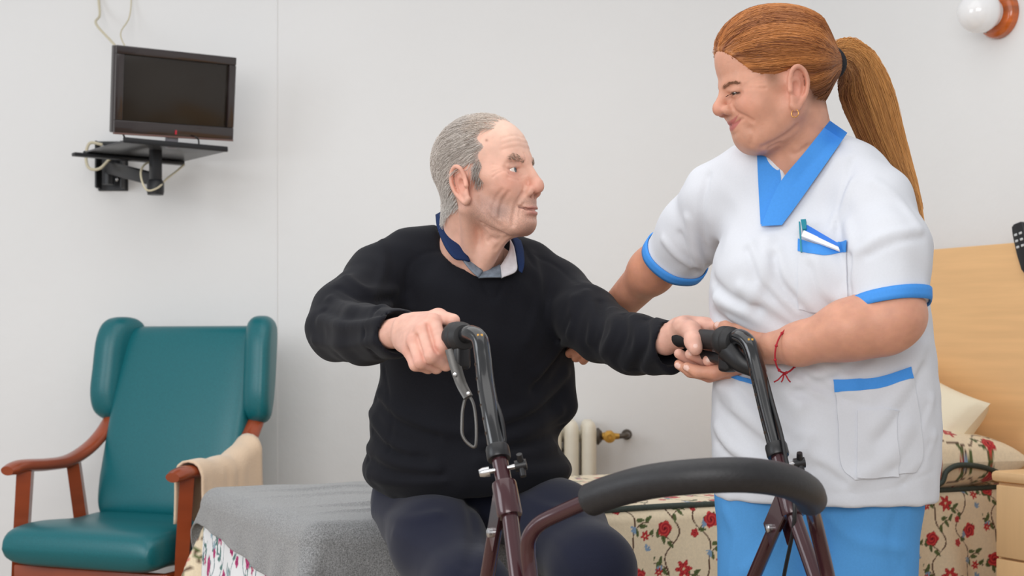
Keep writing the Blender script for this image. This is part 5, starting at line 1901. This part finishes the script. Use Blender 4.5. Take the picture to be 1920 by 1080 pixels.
    wav = rg.normal(0, .10, (N, 3))
    for s in range(nseg - 1):
        d = TIE + A(0, 0, 0) - p
        # strands first run back along the head, then turn to the tie
        back = A(-1, 0, .05)
        w_ = np.clip((p[:, 0] + .05) / .12, 0, 1)[:, None] * .75
        dd = d / (np.linalg.norm(d, axis=1)[:, None] + 1e-9) * (1 - w_) + back * w_ + wav * .5
        dd /= np.linalg.norm(dd, axis=1)[:, None] + 1e-9
        stp = np.minimum(np.linalg.norm(d, axis=1), dist * 1.08 / (nseg - 2))
        p = p + dd * stp[:, None]
        for i in range(N):
            loc, nn, _, _ = bvH.find_nearest(Vector(p[i]))
            p[i] = np.array(loc) + np.array(nn) * lift[i]
        pth.append(p.copy())
    pth = np.stack(pth, 1)
    cs = hair_tone(roots, rg.normal(0, .16, N)) * rg.uniform(.88, 1.14, (N, 1))
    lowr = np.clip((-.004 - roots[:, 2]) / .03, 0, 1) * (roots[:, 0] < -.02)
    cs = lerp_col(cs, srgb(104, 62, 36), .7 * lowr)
    rd = np.tile(np.linspace(.00045, .00036, nseg)[None, :], (N, 1))
    hv, hq, hcol = strand_mesh(pth, rd, cs)
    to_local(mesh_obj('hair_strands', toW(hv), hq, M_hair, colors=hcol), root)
    # ---- hair tie and ponytail
    tw = toW(TIE + A(-.003, 0, 0))
    axd = unit(P(1590, 112, 2.47) - tw)
    e1 = unit(np.cross(axd, A(0, 1, 0))); e2 = np.cross(axd, e1)
    b = MB()
    for k, (off, rr) in enumerate(((-.004, .0225), (.003, .0240), (.010, .0220))):
        a_ = np.linspace(0, 2 * math.pi, 28, endpoint=False)
        ring = tw + axd * off + rr * (np.cos(a_)[:, None] * e1 * 1.15 + np.sin(a_)[:, None] * e2) + axd * .002 * np.sin(a_ * 3 + k)[:, None]
        b.add(*tube(ring, .0056, 8, closed=True))
    to_local(b.build('hair_tie', M_black), root)
    ctr = spline([tw, P(1576, 108, 2.46), P(1604, 128, 2.50), P(1630, 190, 2.53), P(1655, 260, 2.55), P(1682, 320, 2.555), P(1708, 375, 2.54), P(1730, 430, 2.52)], 6)
    m_ = len(ctr)
    tt = np.linspace(0, 1, m_)
    half = np.interp(tt, [0, .08, .22, .42, .60, .78, .92, 1.0], [.014, .024, .043, .050, .040, .026, .013, .004])
    tg = np.gradient(ctr, axis=0); tg /= np.linalg.norm(tg, axis=1)[:, None]
    s1 = np.cross(tg, A(0, 1, 0)); s1 /= np.linalg.norm(s1, axis=1)[:, None]
    s2 = np.cross(tg, s1)
    cv, cf = [], []
    na_ = 16
    for i in range(m_):
        for k in range(na_):
            a_ = 2 * math.pi * k / na_
            cv.append(ctr[i] + half[i] * .86 * (math.cos(a_) * s1[i] + .42 * math.sin(a_) * s2[i]))
    for i in range(m_ - 1):
        for k in range(na_):
            l = (k + 1) % na_
            cf.append((i * na_ + k, i * na_ + l, (i + 1) * na_ + l, (i + 1) * na_ + k))
    cv = np.array(cv)
    pony = to_local(mesh_obj('ponytail', cv, cf, M_hair, colors=np.tile(A(*srgb(160, 98, 46)), (len(cv), 1))), root)
    tag(pony, 'long ginger ponytail')
    N = 3000
    th = rg.uniform(0, 2 * math.pi, N); ra = np.sqrt(rg.uniform(.25, 1.1, N))
    th2 = th + rg.normal(0, .25, N)
    endt = np.clip(rg.beta(6, 1.2, N), .45, 1.0)
    paths = np.zeros((N, 11, 3))
    for j in range(11):
        u = endt * j / 10
        ci = u * (m_ - 1); i0 = np.clip(ci.astype(int), 0, m_ - 2); fr = (ci - i0)[:, None]
        c_ = ctr[i0] * (1 - fr) + ctr[i0 + 1] * fr
        hw_ = np.interp(u, tt, half)
        a_ = th * (1 - u) + th2 * u
        paths[:, j] = c_ + (hw_ * ra)[:, None] * (np.cos(a_)[:, None] * s1[i0] + .45 * np.sin(a_)[:, None] * s2[i0]) + rg.normal(0, .0006, (N, 3))
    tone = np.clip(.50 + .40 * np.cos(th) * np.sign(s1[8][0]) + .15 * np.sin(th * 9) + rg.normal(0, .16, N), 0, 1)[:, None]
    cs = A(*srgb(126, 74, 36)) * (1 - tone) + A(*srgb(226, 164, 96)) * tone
    # a few loose hairs
    rd = np.tile(np.linspace(.00052, .0003, 11)[None, :], (N, 1))
    hv, hq, hcol = strand_mesh(paths, rd, cs)
    to_local(mesh_obj('hair_strands', hv, hq, M_hair, colors=hcol), pony)
    # earring
    a_ = np.linspace(0, 2 * math.pi, 24, endpoint=False)
    ec = toW(A(.0, .079, -.066))
    ring = ec + .0066 * (np.cos(a_)[:, None] * unit(A(.8, -.6, 0)) + np.sin(a_)[:, None] * Z3)
    to_local(mesh_obj('earring', *tube(ring, .0009, 6, closed=True), M_goldm), root)

    # ---- forearms and hands
    LA = Sculpt((.28, 2.30, .90), (.74, 2.74, 1.13), .0022)
    LA.chain([PG(1668, 450, 2.435), PG(1673, 592, 2.40)], [.040, .049], .03)
    LA.chain([PG(1675, 592, 2.40), PG(1590, 617, 2.405), PG(1500, 645, 2.455), PG(1452, 652, 2.495)], [.0515, .0455, .0325, .0270], .03)
    LA.cap(PG(1655, 625, 2.40), PG(1560, 636, 2.43), .034, .029, .03)
    LA.cap(PG(1452, 652, 2.495), PG(1402, 668, 2.545), .0265, .0270, .02, flat=(A(0, .3, 1), .8))
    LA.cap(PG(1402, 668, 2.545), PG(1372, 690, 2.585), .026, .019, .02)
    LA.chain([PG(1385, 686, 2.565), PG(1338, 699, 2.57), PG(1308, 697, 2.58), PG(1288, 688, 2.59)], [.0155, .0122, .0106, .0087], .006)
    LA.chain([PG(1378, 692, 2.585), PG(1330, 704, 2.595), PG(1295, 697, 2.61), PG(1272, 684, 2.62)], [.0150, .0120, .0102, .0083], .006)
    LA.chain([PG(1372, 690, 2.60), PG(1328, 698, 2.625), PG(1292, 692, 2.645), PG(1272, 682, 2.66)], [.0140, .0112, .0096, .0080], .006)
    LA.chain([PG(1425, 640, 2.52), PG(1390, 620, 2.55), PG(1366, 613, 2.58), PG(1346, 612, 2.60)], [.017, .0136, .0113, .0092], .012)
    va, qa = LA.mesh(1)
    ca = hand_dye(va, [PG(1338, 699, 2.57), PG(1330, 704, 2.595)], [(PG(1285, 690, 2.580), None), (PG(1269, 686, 2.612), None), (PG(1346, 608, 2.592), None)], (208, 152, 126), (196, 120, 100))
    parts.append((va, qa, ca))
    RA = Sculpt(A(.06, 2.60, .90), A(.46, 3.28, 1.38), .0028)
    RA.chain([PG(1335, 372, 2.71), PG(1222, 508, 2.92), PG(1118, 618, 3.17)], [.049, .0435, .030], .03)
    RA.cap(PG(1118, 618, 3.17), PG(1085, 650, 3.15), .028, .026, .02)
    RA.chain([PG(1072, 645, 3.12), PG(1068, 663, 3.06), PG(1088, 643, 3.00)], [.0105, .0095, .0080], .002)
    RA.chain([PG(1085, 655, 3.12), PG(1080, 671, 3.04), PG(1108, 645, 2.97)], [.0105, .0095, .0080], .002)
    RA.chain([PG(1098, 660, 3.12), PG(1094, 676, 3.03), PG(1118, 657, 2.96)], [.0100, .0092, .0078], .002)
    va, qa = RA.mesh(1)
    parts.append((va, qa, hand_dye(va, [], [(PG(1089, 641, 2.992), None), (PG(1109, 643, 2.962), None), (PG(1119, 655, 2.952), None)], (200, 140, 112), (194, 114, 94))))
    # bracelet
    wc = PG(1478, 652, 2.462); wd = unit(PG(1452, 652, 2.495) - PG(1500, 645, 2.455))
    e1 = unit(np.cross(wd, A(0, 1, 0))); e1 = e1 if e1[2] > 0 else -e1; e2 = np.cross(wd, e1)
    a_ = np.linspace(0, 2 * math.pi, 40, endpoint=False)
    ring = wc + .0385 * (np.cos(a_)[:, None] * e1 + np.sin(a_)[:, None] * e2) + wd * (.012 * -np.cos(a_))[:, None] - Z3 * .004
    b = MB(); b.add(*tube(ring, .0016, 6, closed=True))
    for k in range(0, 40, 4):
        b.add(*sphere(ring[k], .0029, 6))
    kn = ring[np.argmin(ring[:, 2])]
    for dx in (-.012, -.004, .006):
        b.add(*tube([kn, kn + A(dx, -.004, -.012), kn + A(dx * 1.6, -.004, -.016)], .0013, 5))
    to_local(b.build('bracelet', M_redc), root)

    # ---- tunic
    T = Sculpt((.22, 2.30, .66), (.84, 2.96, 1.42), .0042, KN)
    fl = (A(.28, 1, 0), .64)
    T.chain([P(1520, 430, 2.47), P(1532, 560, 2.47), P(1545, 700, 2.47), P(1546, 820, 2.47), P(1547, 985, 2.47)], [.150, .176, .178, .184, .191], .05, flat=fl)
    T.ell(P(1430, 520, 2.43), (.075, .075, .085), .06)
    T.ell(P(1560, 520, 2.38), (.080, .075, .085), .06)
    T.chain([P(1480, 315, 2.46), P(1410, 335, 2.51), P(1348, 372, 2.56)], [.045, .055, .060], .05)
    T.chain([P(1540, 296, 2.45), P(1590, 330, 2.42), P(1640, 385, 2.37)], [.042, .050, .060], .05)
    T.chain([P(1640, 385, 2.37), P(1668, 470, 2.31), P(1668, 592, 2.285)], [.060, .0625, .0640], .03)
    T.chain([P(1348, 372, 2.56), P(1303, 430, 2.64), P(1258, 495, 2.72)], [.060, .060, .061], .035)
    T.ell(P(1540, 345, 2.50), (.12, .085, .06), .04)
    T.snapper()
    Fo = T.fold
    for px, a_, r_ in (([(1345, 560), (1420, 600), (1520, 660), (1600, 720)], .008, .016), ([(1390, 540), (1460, 580), (1540, 640)], .006, .014), ([(1360, 640), (1430, 690), (1500, 760)], .007, .016),
                       ([(1350, 720), (1400, 770), (1480, 850)], .006, .016), ([(1345, 800), (1370, 840), (1440, 880)], .006, .014), ([(1620, 640), (1560, 690), (1480, 720)], .006, .014),
                       ([(1730, 650), (1700, 720), (1640, 800)], .005, .016), ([(1560, 430), (1580, 380), (1600, 340)], .004, .012), ([(1440, 450), (1430, 520), (1400, 580)], .004, .014),
                       ([(1590, 420), (1600, 480), (1590, 550)], .005, .012), ([(1640, 340), (1690, 380), (1725, 430)], .003, .012), ([(1610, 470), (1660, 440), (1720, 430)], .0035, .010),
                       ([(1290, 410), (1300, 450), (1315, 500)], .006, .012), ([(1245, 450), (1270, 480), (1300, 500)], .005, .010),
                       ([(1700, 800), (1660, 860), (1600, 900)], .005, .014), ([(1520, 820), (1480, 880), (1420, 910)], .004, .014)):
        Fo(px, r_ * .8, a_ * 1.5)
    for px, a_, r_ in (([(1340, 590), (1410, 640), (1500, 700), (1580, 750)], -.006, .013), ([(1355, 680), (1420, 730), (1490, 800)], -.006, .013), ([(1330, 520), (1370, 560), (1420, 580)], -.006, .012),
                       ([(1348, 760), (1390, 810), (1450, 865)], -.005, .012), ([(1600, 300), (1570, 420), (1590, 540)], -.003, .008), ([(1327, 330), (1315, 400), (1322, 480), (1330, 530)], -.006, .008),
                       ([(1596, 480), (1592, 560)], -.006, .009), ([(1275, 440), (1290, 480), (1310, 512)], -.005, .008), ([(1625, 480), (1680, 455), (1730, 445)], -.0025, .007),
                       ([(1730, 690), (1690, 760), (1640, 830)], -.004, .012), ([(1640, 660), (1570, 705), (1490, 740)], -.005, .011)):
        Fo(px, r_ * .8, a_ * 1.5)
    for px in ([(1400, 470), (1430, 540), (1490, 600)], [(1450, 480), (1470, 540), (1530, 600)], [(1360, 610), (1450, 650), (1540, 690)], [(1380, 660), (1460, 720), (1560, 760)],
               [(1350, 690), (1420, 760), (1500, 830)], [(1370, 780), (1430, 830), (1520, 880)], [(1500, 700), (1560, 740), (1620, 760)], [(1345, 830), (1390, 870), (1460, 900)],
               [(1740, 760), (1715, 820), (1670, 880)], [(1745, 830), (1725, 870), (1690, 910)], [(1520, 500), (1540, 560), (1590, 590)], [(1440, 790), (1500, 850), (1580, 905)]):
        Fo(px, .0075, -.0055)
        Fo([(x + 8, y - 14) for x, y in px], .009, .0045)
    Fo([(1342, 900), (1440, 922), (1550, 926), (1660, 918), (1750, 884)], .003, -.0022)
    Fo([(1598, 300), (1578, 360), (1570, 420), (1588, 520)], .003, -.002)
    T.plane(A(0, 0, .715), A(0, 0, -1), .006)
    # V opening
    nrm_t = unit(A(-.42, -.90, .10))
    Bp, E1, E2 = P(1459, 348, 2.33), P(1441, 270, 2.36), P(1566, 222, 2.40)
    n1 = unit(np.cross(E1 - Bp, nrm_t)); n1 = n1 if n1 @ (E2 - Bp) > 0 else -n1
    n2 = unit(np.cross(E2 - Bp, nrm_t)); n2 = n2 if n2 @ (E1 - Bp) > 0 else -n2
    g = (T.ax[0][:, None, None], T.ax[1][None, :, None], T.ax[2][None, None, :])
    dot = lambda n_, p0: (g[0] - p0[0]) * n_[0] + (g[1] - p0[1]) * n_[1] + (g[2] - p0[2]) * n_[2]
    dv = np.maximum(np.maximum(-dot(n1, Bp), -dot(n2, Bp)), dot(-nrm_t, Bp) - .14)
    T.f = np.maximum(T.f, -(dv + .004).astype(np.float32))
    T.cap(P(1502, 296, 2.445), P(1490, 200, 2.42), .055, .062, .006, 'sub')
    # sleeve ends
    sl0, sl1 = P(1668, 470, 2.31), P(1668, 578, 2.288)
    ld = unit(sl1 - sl0 + A(.0, 0, 0)); ln_ = unit(ld + A(.20, 0, 0))
    T.plane(sl1, ln_, .004, .10)
    T.cap(sl1 - ld * .02, sl1 + ld * .05, .050, .056, .004, 'sub')
    sr0, sr1 = P(1303, 430, 2.64), P(1266, 490, 2.715)
    rd_ = unit(sr1 - sr0); rdn = unit(rd_ + A(-.1, 0, -.15))
    T.plane(sr1, rdn, .004, .10)
    T.cap(sr1 - rd_ * .05, sr1 + rd_ * .05, .050, .053, .004, 'sub')
    T.func(lambda X, Y, Z: .0012 * np.sin(X * 71 + Z * 43 + 2 * np.sin(Y * 45)) * np.sin(Z * 59 - X * 31))
    vt, qt = T.mesh(1)
    tun = to_local(mesh_obj('tunic', vt, qt, M_tunic), root)
    tag(tun, 'white short-sleeved tunic')
    bv = bvh_of(vt, qt)
    # sleeve bands
    def band(c_, d_, nrm_cut, w_, R_=.11, off=.0016):
        e1 = unit(np.cross(d_, A(.3, .1, .9))); e2 = np.cross(d_, e1)
        n = 48
        rows = []
        for hgt in (-w_, -w_ * .66, -w_ * .33, .0008):
            row = []
            for k in range(n):
                a_ = 2 * math.pi * k / n
                rdir = math.cos(a_) * e1 + math.sin(a_) * e2
                # point on the slanted cut plane along this ruling
                base_ = c_ + rdir * .058
                sh = -((base_ - c_) @ nrm_cut) / (d_ @ nrm_cut)
                org = c_ + d_ * (sh + min(hgt, -.003)) + rdir * R_
                loc, nn, i_, ds = bv.ray_cast(Vector(org), Vector(-rdir), R_)
                q_ = np.array(loc) if loc is not None else org - rdir * (R_ - .0615)
                if np.linalg.norm(q_ - (c_ + d_ * sh)) > .085: q_ = org - rdir * (R_ - .064)
                row.append(q_ + rdir * off + d_ * (hgt - min(hgt, -.003)))
            rows.append(row)
        v_ = np.array(rows).reshape(-1, 3)
        # even out single outliers around the ring
        v_ = v_.reshape(4, n, 3); v_ = .5 * v_ + .25 * np.roll(v_, 1, 1) + .25 * np.roll(v_, -1, 1); v_ = v_.reshape(-1, 3)
        f_ = []
        for i in range(3):
            for k in range(n):
                l = (k + 1) % n
                f_.append((i * n + k, i * n + l, (i + 1) * n + l, (i + 1) * n + k))
        return v_, f_
    for c_, d_, nn_ in ((sl1, ld, ln_), (sr1, rd_, rdn)):
        o = mesh_obj('sleeve_band', *band(c_, d_, nn_, .022), M_blue); solid(o, .003, 1); to_local(o, root)
    # neck bands
    def band2(outer, inner, nu, nv):
        o_, i_ = spline([(x, y, 0) for x, y in outer], 12)[:, :2], spline([(x, y, 0) for x, y in inner], 12)[:, :2]
        def at(a, b):
            k = a * (len(o_) - 1); k2 = a * (len(i_) - 1)
            po = [np.interp(k, np.arange(len(o_)), o_[:, j]) for j in (0, 1)]
            pi = [np.interp(k2, np.arange(len(i_)), i_[:, j]) for j in (0, 1)]
            return po[0] + (pi[0] - po[0]) * b, po[1] + (pi[1] - po[1]) * b
        return at
    def laid_band(outer, inner, nu, nv, off, thick=.003):
        at = band2(outer, inner, nu, nv)
        top, bot = [], []
        for a in np.linspace(0, 1, nu):
            d0 = None
            for b_ in np.linspace(0, 1, nv):
                px, py = at(a, b_)
                h_ = cast(bv, px, py, 0.0)
                if b_ == 0:
                    d0 = h_[1] if h_ is not None and abs(h_[1] - 2.50) < .09 else 2.50
                dd_ = h_[1] if h_ is not None and abs(h_[1] - d0) < .022 else d0
                d0 = .7 * d0 + .3 * dd_
                top.append(PG(px, py, d0 - off)); bot.append(PG(px, py, d0 - off + thick))
        top, bot = np.array(top).reshape(nu, nv, 3), np.array(bot).reshape(nu, nv, 3)
        for _ in range(4):
            for g_ in (top, bot):
                g_[1:-1] = .5 * g_[1:-1] + .25 * (g_[2:] + g_[:-2])
        v_ = np.concatenate([top.reshape(-1, 3), bot.reshape(-1, 3)]); n = nu * nv
        f = [tuple(int(i) for i in q_) for q_ in grid_faces(nu, nv)]
        rim = [i * nv for i in range(nu)] + [(nu - 1) * nv + j for j in range(1, nv)] + [i * nv + nv - 1 for i in range(nu - 2, -1, -1)] + [j for j in range(nv - 2, 0, -1)]
        return v_, f + [tuple(i + n for i in q_[::-1]) for q_ in f] + [(rim[i], rim[(i + 1) % len(rim)], rim[(i + 1) % len(rim)] + n, rim[i] + n) for i in range(len(rim))]
    to_local(mesh_obj('neck_band', *laid_band([(1419, 281), (1422, 350), (1426, 421)], [(1452, 284), (1465, 343), (1444, 415)], 24, 9, .006), M_blue, angle=50), root)
    to_local(mesh_obj('neck_band', *laid_band([(1589, 249), (1545, 312), (1500, 376), (1466, 422)], [(1556, 226), (1505, 290), (1459, 347), (1427, 424)], 30, 11, .009), M_blue, angle=50), root)
    # pockets
    def poly_patch(quad, nu, nv, off, name, m, thick=.002):
        return to_local(mesh_obj(name, *patch(bv, quad, nu, nv, off, thick), m, angle=50), root)
    bq = lambda t, b_: band2(t, b_, 0, 0)
    pl_, pr_ = [(1566, 728), (1572, 800), (1577, 872), (1602, 899)], [(1710, 706), (1722, 780), (1728, 850), (1716, 884)]
    pk0 = bq(pl_, pr_)
    poly_patch(lambda a, b_: pk0(b_, a), 28, 28, .0040, 'pocket', M_tunic, .0025)
    ph0 = bq([(1607, 770), (1606, 895)], [(1680, 768), (1682, 893)])
    poly_patch(lambda a, b_: ph0(b_, a), 16, 20, .0080, 'pocket_insert', M_tunic, .004)
    poly_patch(bq([(1564, 712), (1640, 708), (1707, 688)], [(1566, 733), (1640, 729), (1710, 709)]), 24, 5, .0048, 'pocket_trim', M_blue)
    poly_patch(bq([(1372, 699), (1390, 706), (1415, 712)], [(1374, 708), (1392, 715), (1415, 722)]), 12, 4, .0035, 'pocket_trim', M_blue)
    poly_patch(bq([(1497, 472), (1545, 480), (1588, 472)], [(1497, 580), (1545, 585), (1590, 575)]), 18, 16, .0030, 'breast_pocket', M_tunic)
    poly_patch(bq([(1497, 450), (1545, 462), (1590, 451)], [(1497, 472), (1545, 480), (1589, 472)]), 18, 5, .0045, 'pocket_trim', M_blue)
    # things in the breast pocket
    def lay(name, quad, m, off, thick, label, cat):
        o = mesh_obj(name, *patch(bv, quad, 10, 4, off, thick), m, angle=50)
        return tag(o, label, cat)
    def flat_piece(quad, off, thick):
        c4 = np.array([cast(bv, x, y, off, 2.5) for x, y in quad])
        n_ = unit(np.cross(c4[1] - c4[0], c4[3] - c4[0])); n_ = n_ if n_[1] < 0 else -n_
        ctr_ = c4.mean(0); c4 = c4 - np.outer((c4 - ctr_) @ n_, n_)
        v_ = np.concatenate([c4, c4 + n_ * thick])
        return v_, [(0, 1, 2, 3), (7, 6, 5, 4), (0, 4, 5, 1), (1, 5, 6, 2), (2, 6, 7, 3), (3, 7, 4, 0)]
    bd = thing('name_badge', 'blue and white striped clip badge on the breast pocket', 'badge', tuple(cast(bv, 1545, 455, .004)))
    to_local(mesh_obj('badge_blue_half', *flat_piece([(1516, 432), (1582, 457), (1577, 471), (1511, 444)], .012, .003), M_bluep, smooth=False), bd)
    to_local(mesh_obj('badge_white_half', *flat_piece([(1510, 443), (1577, 470), (1573, 479), (1506, 453)], .012, .004), M_white2, smooth=False), bd)
    pn = thing('pen', 'teal pen clipped in the breast pocket beside the badge', 'pen', tuple(cast(bv, 1509, 470, .004)))
    to_local(mesh_obj('pen_cap', *flat_piece([(1505, 424), (1515, 423), (1516, 442), (1508, 443)], .010, .008), M_teal2, smooth=False), pn)
    to_local(mesh_obj('pen_clip', *flat_piece([(1501, 427), (1504, 427), (1512, 479), (1508, 479)], .014, .003), M_teal2, smooth=False), pn)

    # ---- trousers
    W_ = Sculpt((.22, 2.36, .02), (.82, 2.86, .80), .0055, 1.04)
    hipR, hipL = P(1450, 925, 2.51), P(1622, 925, 2.46)
    kR, kL = A(hipR[0] - .012, 2.64, .40), A(hipL[0] - .012, 2.58, .40)
    aR, aL = A(hipR[0] - .012, 2.67, .09), A(hipL[0] - .012, 2.61, .09)
    W_.chain([hipR, hipL], [.095, .095], .05)
    W_.chain([hipR, kR, aR], [.100, .088, .078], .03)
    W_.chain([hipL, kL, aL], [.096, .090, .080], .03)
    W_.snapper()
    for px, a_ in (([(1360, 960), (1380, 1010), (1370, 1075)], .004), ([(1470, 970), (1450, 1020), (1400, 1070)], .005), ([(1560, 970), (1600, 1010), (1690, 1030)], .005), ([(1690, 950), (1670, 1010), (1680, 1075)], -.004), ([(1540, 980), (1545, 1040), (1540, 1078)], -.006)):
        W_.fold(px, .012, a_)
    W_.fold([(1700, 940), (1695, 1000), (1688, 1078)], .0035, -.003)
    W_.plane(A(0, 0, .07), A(0, 0, -1))
    vw_, qw_ = W_.mesh(1)
    to_local(mesh_obj('trousers', vw_, qw_, M_bluetr), root)
    for a0 in (aR, aL):
        F2 = Sculpt(a0 - A(.20, .16, .10), a0 + A(.10, .10, .05), .006)
        F2.ell(a0 + A(-.05, -.03, -.052), (.12, .052, .036), .02)
        F2.ell(a0 + A(.01, 0, -.035), (.055, .045, .055), .03)
        F2.plane(A(0, 0, .002), A(0, 0, -1), .004)
        v_, q_ = F2.mesh(1)
        to_local(mesh_obj('shoe', v_, q_, M_white2), root)
    # trunk and legs inside the clothes
    B_ = Sculpt((.24, 2.34, .06), (.82, 2.90, 1.40), .012)
    B_.chain([P(1505, 330, 2.45), P(1530, 560, 2.46), P(1546, 800, 2.47), P(1540, 910, 2.47)], [.055, .095, .095, .09], .06)
    B_.chain([P(1505, 340, 2.45), P(1632, 392, 2.375), P(1664, 470, 2.31)], [.045, .034, .036], .03)
    B_.chain([P(1505, 340, 2.45), P(1348, 380, 2.56)], [.045, .036], .03)
    B_.chain([hipR, kR, aR], [.085, .065, .045], .04)
    B_.chain([hipL, kL, aL], [.085, .065, .045], .04)
    vb, qb = B_.mesh(1)
    parts.append((vb, qb, np.tile(base, (len(vb), 1))))
    join_body('body', parts, M_skin, root)
    return root

def join_body(name, parts, m, root):
    v = np.concatenate([p[0] for p in parts]); off = 0; qs = []
    for p in parts:
        qs.append(p[1] + off); off += len(p[0])
    o = mesh_obj(name, v, np.concatenate(qs), m, colors=np.concatenate([p[2] for p in parts]))
    return to_local(o, root)


man_root, man_body, M_mskin = man()
join_body('body', man_body, M_mskin, man_root)
nurse()
